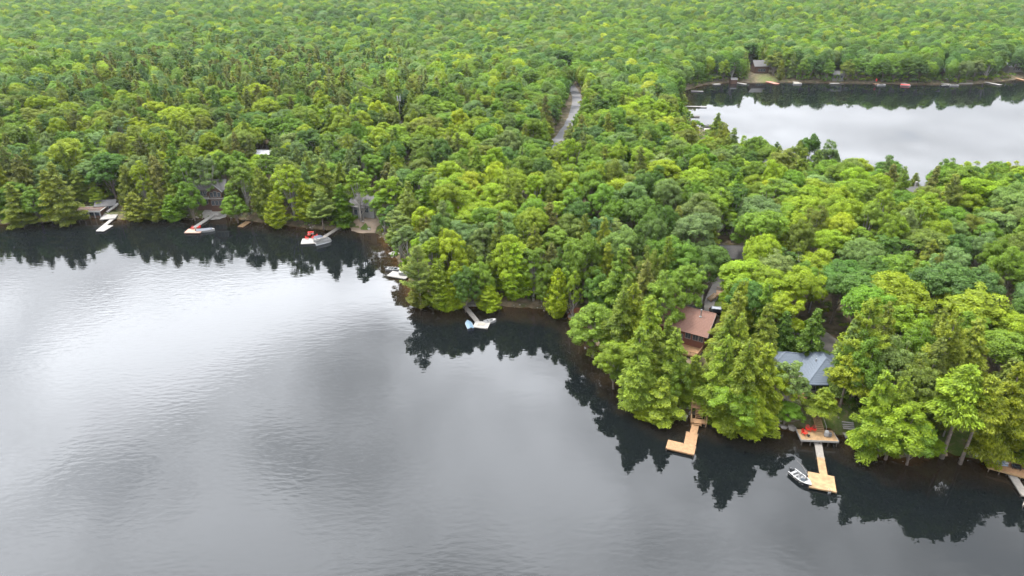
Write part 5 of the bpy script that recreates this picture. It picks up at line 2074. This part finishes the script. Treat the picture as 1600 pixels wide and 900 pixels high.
MB().tube([(0, 0, .9), (0, 0, 1.5), (0, 0, 2.35)], [.13, .16, .04], 8).build('canopy', WHITE, um)
MB().tube([(0, 0, 0), (0, 0, .1)], [.25, .22], 10).build('base', R_DARK, um)
dock('narrow grey walkway leaving the deck with covered furniture', [((1580, 739), (1603, 775), 1.25), ((1600, 783), (1640, 800), 2.4)], z=.5, m=W_GREY)

# middle dock and the point
q = P(735, 473, .9)
ld = empty('stone_landing', (q.x, q.y, .55), R(4))
tag(ld, 'flat grey stone landing where the narrow middle dock meets the bank', 'landing')
rg = random.Random(8)
for j in range(2):
    for i in range(4):
        a, b = -1.7 + i * .9, -.7 + j * .9
        MB().prism([(a + rg.uniform(0, .05), b), (a + .84, b + rg.uniform(-.03, .05)), (a + .82, b + .84), (a, b + .8)], -.4, .14 + rg.uniform(0, .05)).build('slab', STONE, ld)
dock('narrow weathered dock with blue-topped boat alongside', [((727, 479), (745.5, 501.5), 1.15), ((741, 506), (764, 508.5), 3.0, W_PALE)], z=.45)
q = P(733, 509, .3)
motor_boat('motorboat with pale blue canvas cover at the narrow middle dock', q.x, q.y, R(106), 4.0, 1.7, hull=NAVY, cover=BLUEC)
q = P(762, 503, .2)
motor_boat('little white rowing boat tied behind the narrow middle dock', q.x + .6, q.y, R(20), 3.0, 1.3, motor=False, wind=False, name='rowing_boat')
q = P(752, 506, .6)
mt_ = empty('swim_mat', (q.x, q.y, .5), R(3))
tag(mt_, 'pale yellow foam mat lying on the middle dock platform', 'mat')
MB().box(-.9, .9, -.45, .45, 0, .09).build('mat', CREAM, mt_, bevel=.03)
MB().tube([(-.95, -.45, .1), (-.95, .45, .1)], [.08, .08], 8).build('pillow', WHITE, mt_)
dock('pale dock platform tucked against the wooded point', [((609, 427), (638, 432), 3.2, W_PALE)], z=.5)
q = P(614, 425, .3)
motor_boat('grey aluminium boat tied along the pale dock at the point', q.x, q.y + 1.6, R(-12), 4.6, 1.7, hull=METAL)
q = P(634, 429, .6)
motor_boat('upturned pale canoe-like boat on the dock at the point', q.x, q.y, R(-8), 3.6, 1.2, z=.75, motor=False, wind=False, name='rowing_boat', cover=WHITE)
dock('tiny pale dock half under the branches at the point', [((611, 394), (621, 397.5), 2.4, W_PALE)], z=.5)

# left shore docks
dock('long bleached dock with side finger below the low boathouse', [((178, 340), (153, 360.5), 1.3, W_PALE), ((171, 352), (156, 361), 2.6, W_PALE)], z=.45)
dock('bleached walkway with pinkish platform below the brown lodge', [((333, 336), (303, 355.5), 1.4, W_PALE), ((291, 360.5), (316, 360.5), 3.4, mat('pink_timber', (0.27, 0.16, 0.12), 0.8, 0.15, 2))], z=.45)
for (px_, py_, rz_, lb) in [(301, 358, -80, 'red deck chair at the walkway end of the pinkish platform'), (311, 357, -110, 'red deck chair beside the moored boat on the pinkish platform')]:
    q = P(px_, py_, .5)
    lounge_chair(lb, q.x, q.y, .48, R(rz_), group='red chairs on the left shore docks')
q = P(321.5, 360, .3)
motor_boat('white motorboat with navy cover beside the pinkish platform', q.x, q.y, R(12), 5.4, 2.3, cover=NAVY)
dock('short tan dock alone at the foot of tall birches', [((388, 346), (375.5, 354), 1.9, W_TAN)], z=.4)
dock('dark little dock under overhanging cedars', [((425, 350), (440, 349), 2.2, W_GREY)], z=.5)
dock('weathered walkway with broad platform holding red chairs and a table', [((546, 345), (503, 372), 1.3, W_GREY), ((471, 377), (500, 375.5), 4.2, W_PALE)], z=.45)
for k, (px_, py_, rz_, lb) in enumerate([(483, 369, -70, 'red deck chair nearest the shore on the broad platform'), (489, 373, -100, 'red deck chair in the middle of the broad platform'), (494, 371, -120, 'red deck chair nearest the walkway on the broad platform'), (480, 374, -30, 'red deck chair nearest the open water on the broad platform')]):
    q = P(px_, py_, .5)
    lounge_chair(lb, q.x, q.y, .48, R(rz_), group='red chairs on the left shore docks')
q = P(485, 367, .5)
pu = empty('picnic_bench', (q.x, q.y + .6, .48), R(10))
tag(pu, 'red and white picnic table at the back of the broad platform', 'table')
MB().box(-.9, .9, -.4, .4, .7, .76).build('tabletop', REDP, pu)
MB().box(-.9, .9, -.85, -.6, .4, .45).build('bench', WHITE, pu)
MB().box(-.9, .9, .6, .85, .4, .45).build('bench', WHITE, pu)
MB().box(-.7, -.6, -.75, .75, 0, .7).build('leg', WHITE, pu)
MB().box(.6, .7, -.75, .75, 0, .7).build('leg', WHITE, pu)
q = P(503, 377, .3)
pontoon_boat('white pontoon boat with dark canopy moored by the broad platform', q.x + .3, q.y - .4, R(38))

# back lake, near bank
for seg, mm, lb in [([((1080, 142), (1099, 142.6), 1.6)], W_PALE, 'white dock nearest the wooded corner of the back lake'),
                    ([((1071, 166), (1104, 166.5), 1.6)], W_PALE, 'long thin pale dock over shallow amber water of the back lake'),
                    ([((1072, 181), (1093, 181.5), 1.7)], W_DARK, 'dark dock with plain edges on the near bank of the back lake'),
                    ([((1087, 198.5), (1100, 199.5), 1.5), ((1100, 202), (1116, 203), 5.2)], W_GREY, 'dock with wide grey platform and moored boat on the back lake')]:
    dock(lb, seg, z=.5, m=mm)
q = P(1106, 198, .3)
motor_boat('white motorboat behind the wide grey platform on the back lake', q.x, q.y + 2.0, R(5), 5.6, 2.2)
# back lake, far bank
for seg, mm, lb in [([((1114, 131.5), (1125, 131), 2.6)], W_PALE, 'small pale raft near the left corner of the far bank'),
                    ([((1145, 128), (1166, 131.5), 2.4)], W_PALE, 'long white dock beside the little boathouse of the far bank'),
                    ([((1199, 127), (1215, 131), 3.6)], mat('red_timber', (0.24, 0.10, 0.07), 0.8, 0.15, 2), 'reddish dock before the lawn of the far bank'),
                    ([((1240, 128.5), (1248, 128.5), 3.6)], W_PALE, 'short cream dock between lawn and small cottage of the far bank'),
                    ([((1297, 130), (1311, 130), 2.0)], W_PALE, 'thin white dock in front of the small grey far cottage'),
                    ([((1366, 131), (1374, 131), 4.6)], W_ORANGE, 'dock with orange-red gear on the far bank'),
                    ([((1408, 129), (1418, 132), 2.8)], W_PALE, 'short slanting pale dock on the far bank'),
                    ([((1457, 129.5), (1474, 129.5), 2.2), ((1472, 131), (1484, 131), 4.6)], W_GREY, 'crowded grey dock below the grey-roofed far hut'),
                    ([((1497, 130), (1519, 129.5), 2.2)], W_PALE, 'thin pale dock right beside the crowded far dock'),
                    ([((1534, 127), (1564, 132.5), 2.6)], W_PALE, 'longest white dock slanting out from the far bank'),
                    ([((1585, 121), (1602, 125.5), 2.6)], W_ORANGE, 'reddish dock in the right far corner of the back lake')]:
    dock(lb, seg, z=.5, m=mm, posts=False, group='docks across the back lake')
for px_, py_, rz_, hm, cvr, lb in [(1377, 133, .1, WHITE, None, 'white boat beside the dock with orange-red gear'), (1246, 131, .05, WHITE, CREAM, 'cream covered boat at the short cream far dock'),
                                   (1491, 133.5, .0, WHITE, None, 'white boat at the crowded far dock'), (1477, 134, .1, BLACKP, None, 'black-hulled boat at the crowded far dock'), (1415, 133.5, -.4, WHITE, REDP, 'boat with red cover at the slanting far dock')]:
    q = P(px_, py_, .3)
    motor_boat(lb, q.x, q.y, rz_, 6.0, 2.4, hull=hm, cover=cvr, group='boats across the back lake')
x, y = at(1147, 126, 2)
gable_house('little boathouse at the water edge of the far bank', x, y + 1.5, .7, .1, 4, 3.2, 1.9, 1.0, BROWNW, R_GREY, name='boathouse', cat='boathouse', over=.3, base=1.2, course=.6)
x, y = at(1369, 127, 2)
gp = empty('garden_parasol', (x, y, .9))
tag(gp, 'closed orange-red parasol on the bank beside the far dock gear', 'parasol')
MB().tube([(0, 0, -.5), (0, 0, 3)], [.05, .05], 6).build('pole', METAL, gp)
MB().tube([(0, 0, 1.2), (0, 0, 2.0), (0, 0, 3.1)], [.35, .45, .05], 8).build('canopy', REDP, gp)
x, y = at(1483, 127, 1)
bt_ = empty('boat_lift', (x, y, .5))
tag(bt_, 'pale canopy boat lift behind the crowded far dock', 'boat lift')
MB().box(-2.6, 2.6, -1.4, 1.4, 2.2, 2.4).build('canopy', W_PALE, bt_)
for a in (-2.3, 2.3):
    for b in (-1.2, 1.2):
        MB().box(a - .08, a + .08, b - .08, b + .08, -1, 2.2).build('leg', METAL, bt_)

# ---- steps and box beside the drive
q = P(1126, 465, 4.6)
ws = empty('garden_stairway', (q.x, q.y, gz(q.x, q.y) + .5), R(-20))
tag(ws, 'timber landing and steps with a brick-red box beside the gravel drive', 'stairs')
flat(ws, -1.2, 1.4, -.2, 2.4, .9, W_ORANGE)
stairs(ws, (-2.6, -1.0, -.4), (-1.2, .2, .85), 1.3, W_TAN, 6)
railing(ws, (-1.2, 2.35, .9), (1.4, 2.35, .9), 0, .95, W_TAN)
railing(ws, (1.35, -.2, .9), (1.35, 2.4, .9), 0, .95, W_TAN)
railing(ws, (-1.2, -.15, .9), (.2, -.15, .9), 0, .95, W_PALE)
MB().box(.5, 1.9, -1.7, -.4, -.6, 1.1).build('planter_box', REDBROWN, ws)
for a, b in ((-1.1, -.1), (1.25, -.1), (-1.1, 2.3), (1.25, 2.3)):
    MB().box(a - .07, a + .07, b - .07, b + .07, -1.2, .85).build('post', W_TAN, ws)


# ---- the car
def car(label, x, y, z, rz):
    root = empty('parked_car', (x, y, z), rz)
    tag(root, label, 'car')
    prof = [(-2.3, .45), (-2.32, .95), (-2.2, 1.12), (1.25, 1.12), (2.15, .98), (2.32, .78), (2.34, .42), (1.9, .3), (-1.9, .3)]
    W = .92
    mb = MB()
    n = len(prof)
    mb.poly([(a, -W, b) for a, b in prof] + [(a, W, b) for a, b in prof], [tuple(range(n)), tuple(range(n, 2 * n))[::-1]] + [(i, n + i, n + (i + 1) % n, (i + 1) % n) for i in range(n)])
    mb.build('body', BLACKP, root, bevel=.07)
    cab = [(-2.15, 1.12), (-1.85, 1.68), (.35, 1.70), (1.2, 1.12)]
    mb = MB()
    mb.poly([(a, -W * (.97 if b < 1.3 else .8), b) for a, b in cab] + [(a, W * (.97 if b < 1.3 else .8), b) for a, b in cab], [(0, 1, 2, 3)[::-1], (4, 5, 6, 7), (0, 4, 5, 1)[::-1], (2, 6, 7, 3)[::-1], (1, 5, 6, 2)[::-1]])
    mb.build('windows', GLASS, root)
    mb = MB().poly([(-1.9, -.76, 1.69), (.4, -.76, 1.715), (.4, .76, 1.715), (-1.9, .76, 1.69), (-1.8, -.7, 1.75), (.3, -.7, 1.77), (.3, .7, 1.77), (-1.8, .7, 1.75)], [(4, 5, 6, 7), (0, 1, 5, 4), (1, 2, 6, 5), (2, 3, 7, 6), (3, 0, 4, 7)])
    mb.build('roof', SILVER, root)
    rm = MB()
    for q in (-1, 1):
        rm.bar((-1.7, q * .62, 1.8), (.2, q * .62, 1.82), .05, .05)
    rm.build('roof_rail', METAL, root)
    wm = MB().tube([(0, -.11, 0), (0, .11, 0)], [.36, .36], 16).mesh('wheel', RUBBER)
    rim = MB().tube([(0, -.125, 0), (0, .125, 0)], [.22, .22], 10).mesh('rim', METAL)
    for wx in (-1.45, 1.45):
        for q in (-1, 1):
            o = bpy.data.objects.new('wheel', wm)
            COL.objects.link(o)
            o.parent = root
            o.location = (wx, q * .86, .36)
            r_ = bpy.data.objects.new('rim', rim)
            COL.objects.link(r_)
            r_.parent = o
    for q in (-1, 1):
        MB().box(2.2, 2.34, q * .72 - .16, q * .72 + .16, .72, .86).build('headlight', WHITE, root)
        MB().box(-2.34, -2.26, q * .76 - .1, q * .76 + .1, .8, 1.02).build('tail_light', REDP, root)
        MB().box(.75, .95, q * 1.0 - .09, q * 1.0 + .09, 1.08, 1.22).build('mirror', BLACKP, root)
    return root


q = P(1124, 487, 4.6)
car('black car with silver roof parked on the gravel drive behind the cottage', q.x, q.y, gz(q.x, q.y) + .12, R(-14))

# ---- mast
q = P(627, 209, 7)
ms = empty('antenna_mast', (q.x, q.y, gz(q.x, q.y)))
tag(ms, 'slender grey mast carrying two white antenna panels above the forest', 'antenna mast')
hm_ = 16.2
MB().tube([(0, 0, -.3), (0, 0, hm_)], [.14, .08], 8).build('pole', W_GREY, ms)
for q_ in (-1, 1):
    MB().box(q_ * .55 - .2, q_ * .55 + .2, -.12, .12, hm_ - .9, hm_ + 1.3).build('antenna_panel', WHITE, ms)
MB().bar((-.6, 0, hm_ - .1), (.6, 0, hm_ - .1), .08, .08).bar((-.6, 0, hm_ - .6), (.6, 0, hm_ - .6), .08, .08).build('bracket', METAL, ms)

# ---- bare and dying trees


def add_dead(px_, py_, H, label, m=None, seed=0, tw=1.0):
    g_ = 4.0
    for _ in range(3):
        q = P(px_, py_, g_ + H)
        g_ = gz(q.x, q.y)
    root = empty('dead_tree', (q.x, q.y, g_), seed)
    tag(root, label, 'dead tree')
    mb = bare_tree(seed, H)
    n0 = 18
    tk = MB()
    tk.v, tk.f, tk.m = mb.v[:n0], [f for f in mb.f if max(f) < n0], [0] * len([f for f in mb.f if max(f) < n0])
    br = MB()
    br.v = mb.v
    br.f = [f for f in mb.f if min(f) >= n0]
    br.m = [0] * len(br.f)
    tk.build('trunk', m or PALEBARK, root)
    br.build('branches', m or PALEBARK, root)
    if m is TWIG:          # a haze of fine twigs
        p = PROTO['dead_crown'][seed % 2]
        c = bpy.data.objects.new('twigs', p['crown'])
        COL.objects.link(c)
        c.parent = root
        c.scale = (1, 1, H / p['H'])
        c['tint'] = [0.15, 0.13, 0.11]
    return root


TWIG = mat('grey_twigs', (0.16, 0.14, 0.125), 0.95, 0.2, 2)
add_dead(844, 324, 14, 'bare grey-brown dead tree with fine rounded twiggy crown', TWIG, 3)
add_dead(818, 298, 13, 'bare grey dead tree further back with thin spreading twigs', TWIG, 5)
add_dead(776, 302, 13, 'pale half-bare tree beside a bright round maple', TWIG, 7)
add_dead(985, 258, 13, 'broken pale snag standing above the mid-forest crowns', PALEBARK, 9)
add_dead(1264, 392, 16, 'tall pale bare trunk, one of the thinned group mid-forest', PALEBARK, 11)
add_dead(1284, 396, 15, 'pale bare trunk with forked top right in the thinned group', PALEBARK, 12)
add_dead(1248, 404, 14, 'shorter pale bare trunk at the left of the thinned group', PALEBARK, 13)
add_dead(797, 372, 13, 'pale forked bare birch above the shoreline cedars', PALEBARK, 15)
add_dead(535, 196, 12, 'small pale dead tree near the antenna mast', TWIG, 17)
add_dead(700, 195, 12, 'pale grey half-dead tree between mast and road', TWIG, 19)

q = P(1473, 683, 1.0)
q2 = P(1485, 640, 5.5)
lt = empty('leaning_trunk', (q.x, q.y, gz(q.x, q.y)))
tag(lt, 'bare pale trunk leaning across the mossy clearing', 'bare trunk')
v_ = q2 - q
MB().tube([(0, 0, -.3), (v_.x * .5 + .3, v_.y * .5, v_.z * .5), (v_.x, v_.y, v_.z)], [.16, .13, .08], 7).build('trunk', PALEBARK, lt, smooth=True)
MB().tube([(v_.x * .8, v_.y * .8, v_.z * .8), (v_.x * .8 - 1.2, v_.y * .8 + .3, v_.z * .8 + .5)], [.06, .03], 5).tube([(v_.x * .75, v_.y * .75, v_.z * .75), (v_.x * .75 + 1.5, v_.y * .75, v_.z * .75 + .4)], [.06, .03], 5).build('branch', PALEBARK, lt)

# ---- boulders on the bank


def boulder(label, px_, py_, z_, s, m=None, seed=1, tall=0.7):
    q = P(px_, py_, z_)
    rg = np.random.default_rng(seed)
    bm = bmesh.new()
    bmesh.ops.create_icosphere(bm, subdivisions=3, radius=1)
    dirs = rg.normal(size=(9, 3))
    dirs /= np.linalg.norm(dirs, axis=1, keepdims=True)
    cut = rg.uniform(.6, .95, 9)
    for v in bm.verts:
        c = np.array(v.co)
        for d_, k in zip(dirs, cut):
            e = c @ d_ - k
            if e > 0:
                c = c - d_ * e * .9
        v.co = Vector((c[0] * s, c[1] * s * .85, c[2] * s * tall))
    me = bpy.data.meshes.new('boulder')
    bm.to_mesh(me)
    bm.free()
    me.materials.append(m or STONE)
    o = bpy.data.objects.new('boulder', me)
    COL.objects.link(o)
    o.location = (q.x, q.y, max(gz(q.x, q.y), 0) + s * tall * .25)
    o.rotation_euler = (0, 0, seed)
    tag(o, label, 'boulder')


boulder('pale rounded boulder at the waterline under the left hemlocks', 992, 603, .5, 1.1, PALESTONE, 2)
boulder('tall white rock showing between branches of the big shore maple', 1448, 683, 1.2, .85, WHITE, 3, 1.7)
boulder('grey boulder on the bare slope above the covered furniture deck', 1565, 702, 1.2, 1.0, STONE, 4)
boulder('flat orange-grey rock at the edge of the mossy clearing', 1472, 706, .3, 1.0, mat('ochre_stone', (.2, .14, .09), .95, .2, 2), 5, .4)
boulder('pale rock just off the bank of the middle bay', 775, 481, .1, .7, PALESTONE, 6, .4)
boulder('grey rock beside the bank steps at the waterline', 1346, 690, .2, .7, STONE, 7, .5)
boulder('brown rock under the bank left of the waterside deck', 1238, 667, .3, 1.0, STONE, 8, .5)
boulder('low brown rock between hemlocks and waterside deck', 1224, 665, .3, .8, STONE, 9, .5)
boulder('dark flat rock at the tip of the middle bank', 866, 487, .1, .8, STONE, 10, .35)
boulder('pale flat rock left of the two-level timber landing', 1070, 650, .2, .9, STONE, 11, .45)
boulder('round grey rock on the sandy landing', 577, 357, .4, .9, STONE, 12, .6)
boulder('pale rock at the foot of the brown lodge patio', 342, 334, .8, 1.1, PALESTONE, 13, .6)

# loose stones along the waterline
sb = MB()
rg = random.Random(21)
cand_ = []
for (ax, ay), (bx, by) in zip(SHORE[2:-2], SHORE[3:-1]):
    n = int(math.hypot(bx - ax, by - ay) / 1.1)
    for k in range(n):
        f = rg.random()
        cand_.append((ax + (bx - ax) * f + rg.uniform(-1.2, 1.2), ay + (by - ay) * f + rg.uniform(-1.2, 1.2)))
for x, y in cand_:
    r_ = rg.uniform(.12, .45)
    z_ = max(gz(x, y), -.1)
    ring = [(x + r_ * rg.uniform(.7, 1.1) * math.cos(k * 1.047), y + r_ * rg.uniform(.7, 1.1) * math.sin(k * 1.047)) for k in range(6)]
    top = [(x + (a - x) * .6, y + (b - y) * .6) for a, b in ring]
    sb.poly([(a, b, z_ - .15) for a, b in ring] + [(a, b, z_ + r_ * .5 + rg.uniform(-.04, .04)) for a, b in top], [tuple(range(6, 12))] + [(k, (k + 1) % 6, 6 + (k + 1) % 6, 6 + k) for k in range(6)])
sb.build('shore_rubble', STONE)['kind'] = 'stuff'

# low stone wall by the mulched landing
q0, q1 = P(888, 492, .6), P(912, 500, .6)
rw = empty('retaining_wall', (q0.x, q0.y, 0))
tag(rw, 'low pale stone retaining wall edging the reddish landing', 'wall')
dv = q1 - q0
ang = math.atan2(dv.y, dv.x)
rg = random.Random(5)
for k in range(9):
    for j in range(2):
        o = MB().box(0, dv.length / 9 * .94, -.22, .22, 0, .36).build('stone', PALESTONE if (k + j) % 3 else STONE, rw, bevel=.04)
        o.location = (dv.x * (k + .5 * j * .4) / 9, dv.y * (k + .5 * j * .4) / 9, j * .38 - .05)
        o.rotation_euler = (0, 0, ang + rg.uniform(-.05, .05))

# ------------------------------------------------------------------ undergrowth and air
shrubs = []
rg = random.Random(77)


def try_shrub(x, y, big):
    shrubs.append((x, y, big))


for _ in range(32000):
    y = math.sqrt(rg.uniform(60 ** 2, 480 ** 2))
    x = rg.uniform(-1, 1) * (.84 * (y + 25) + 40)
    shrubs.append((x, y, 0))
SX = np.array([s[0] for s in shrubs])
SY = np.array([s[1] for s in shrubs])
SD = shore_d(SX, SY)
SG = height(SX, SY)
NOGO = [(*P(a, b, z)[:2], r_) for a, b, z, r_ in [(1500, 688, 1.2, 5.5), (1525, 700, 1, 5), (1485, 665, 2, 4.5), (1277, 680, 1.3, 4.2), (1283, 655, 2, 1.6), (1328, 670, 1.2, 2.0), (1572, 726, 1, 5.5), (38.6, 0, 0, 0.1),
                                                     (1093, 640, 2, 2.6), (735, 474, .8, 2.6), (900, 490, 1, 3), (172, 334, 1, 5), (135, 334, 1, 5), (330, 331, 1, 5.5), (565, 350, 1, 5.5), (1126, 462, 4.5, 2.6), (1122, 486, 4.2, 3.2), (1195, 122, 1, 14)]]
NOGO += [(38.6, 127.2, 7.5), (60.4, 113.0, 7.5)]
sel = []
for k in range(len(shrubs)):
    x, y, d = SX[k], SY[k], SD[k]
    if d < 0.35 or (d > 16 and rg.random() < .72) or (d > 3.0 and rg.random() < .35):
        continue
    if any((x - a) ** 2 + (y - b) ** 2 < c * c for a, b, c in NOGO):
        continue
    if seg_dist(x, y, ROAD) < 4.4 or seg_dist(x, y, DRIVE) < 2.6 or seg_dist(x, y, YARD) < 3.2:
        continue
    sel.append(k)
n_shore = len(sel)


def small_proto(seed, H, Rc, nleaf, leaf):
    V, va, ti, cl = crown_broad(seed, H, Rc, -0.15, 12, nleaf, leaf)
    return leaf_mesh('shrub', V, va, ti, LEAF)


def scatter(name, pts, meshes, tints):
    me = bpy.data.meshes.new(name)
    me.from_pydata([p[:3] for p in pts], [], [])
    rgs = random.Random(9)
    data = {'pick': [], 'rot': [], 'scl': [], 'tint': []}
    for p in pts:
        data['pick'].append(rgs.randrange(len(meshes)))
        data['rot'] += [0, 0, rgs.uniform(0, 6.28)]
        s = p[3]
        data['scl'] += [s, s, s * rgs.uniform(.7, 1.2)]
        t = rgs.choice(tints)
        data['tint'] += tint_of(t, rgs)
    for nm, ty, fld in (('pick', 'INT', 'value'), ('rot', 'FLOAT_VECTOR', 'vector'), ('scl', 'FLOAT_VECTOR', 'vector'), ('tint', 'FLOAT_VECTOR', 'vector')):
        a = me.attributes.new(nm, ty, 'POINT')
        a.data.foreach_set(fld, data[nm])
    o = bpy.data.objects.new(name, me)
    COL.objects.link(o)
    o['kind'] = 'stuff'
    ng = bpy.data.node_groups.new(name, 'GeometryNodeTree')
    ng.interface.new_socket('Geometry', in_out='INPUT', socket_type='NodeSocketGeometry')
    ng.interface.new_socket('Geometry', in_out='OUTPUT', socket_type='NodeSocketGeometry')
    NN, LL = ng.nodes.new, ng.links.new
    gi, go = NN('NodeGroupInput'), NN('NodeGroupOutput')
    jn = NN('GeometryNodeJoinGeometry')
    for m_ in meshes:
        oi = NN('GeometryNodeObjectInfo')
        oi.inputs['Object'].default_value = bpy.data.objects.new('shrub', m_)
        oi.inputs['As Instance'].default_value = True
        LL(oi.outputs['Geometry'], jn.inputs[0])
    ip = NN('GeometryNodeInstanceOnPoints')
    LL(gi.outputs[0], ip.inputs['Points'])
    LL(jn.outputs[0], ip.inputs['Instance'])
    ip.inputs['Pick Instance'].default_value = True
    for nm, ty, sk in (('pick', 'INT', 'Instance Index'), ('rot', 'FLOAT_VECTOR', None), ('scl', 'FLOAT_VECTOR', 'Scale')):
        q = NN('GeometryNodeInputNamedAttribute')
        q.data_type = ty
        q.inputs[0].default_value = nm
        if sk:
            LL(q.outputs[0], ip.inputs[sk])
        else:
            e2r = NN('FunctionNodeEulerToRotation')
            LL(q.outputs[0], e2r.inputs[0])
            LL(e2r.outputs[0], ip.inputs['Rotation'])
    LL(ip.outputs[0], go.inputs[0])
    md = o.modifiers.new('scatter', 'NODES')
    md.node_group = ng
    return o


pts = []
for k in sel:
    d = SD[k]
    s = rg.uniform(.6, 1.25) * (1.0 if d > 3 else 1.25)
    if SY[k] > 330:
        s *= 1.5
    pts.append((float(SX[k]), float(SY[k]), float(SG[k]) - .1, s))
scatter('undergrowth', pts, [small_proto(200 + k, 1.9, 1.35, 750, .16) for k in range(4)], ['mid', 'bright', 'dark', 'olive', 'mid', 'grey', 'bright'])
print('shrubs', len(pts))

hz = MB().box(-5800, 5800, -5800, 8900, -7, 84)
hz.build('haze', [], None)
ho = bpy.data.objects['haze']
ho['kind'] = 'stuff'
hm = bpy.data.materials.new('air')
hm.use_nodes = True
t = hm.node_tree
t.nodes.clear()
o_ = t.nodes.new('ShaderNodeOutputMaterial')
pv = t.nodes.new('ShaderNodeVolumePrincipled')
pv.inputs['Color'].default_value = (0.82, 0.92, 1.0, 1)
pv.inputs['Density'].default_value = HAZE
pv.inputs['Anisotropy'].default_value = 0.3
t.links.new(pv.outputs[0], o_.inputs['Volume'])
ho.data.materials.append(hm)
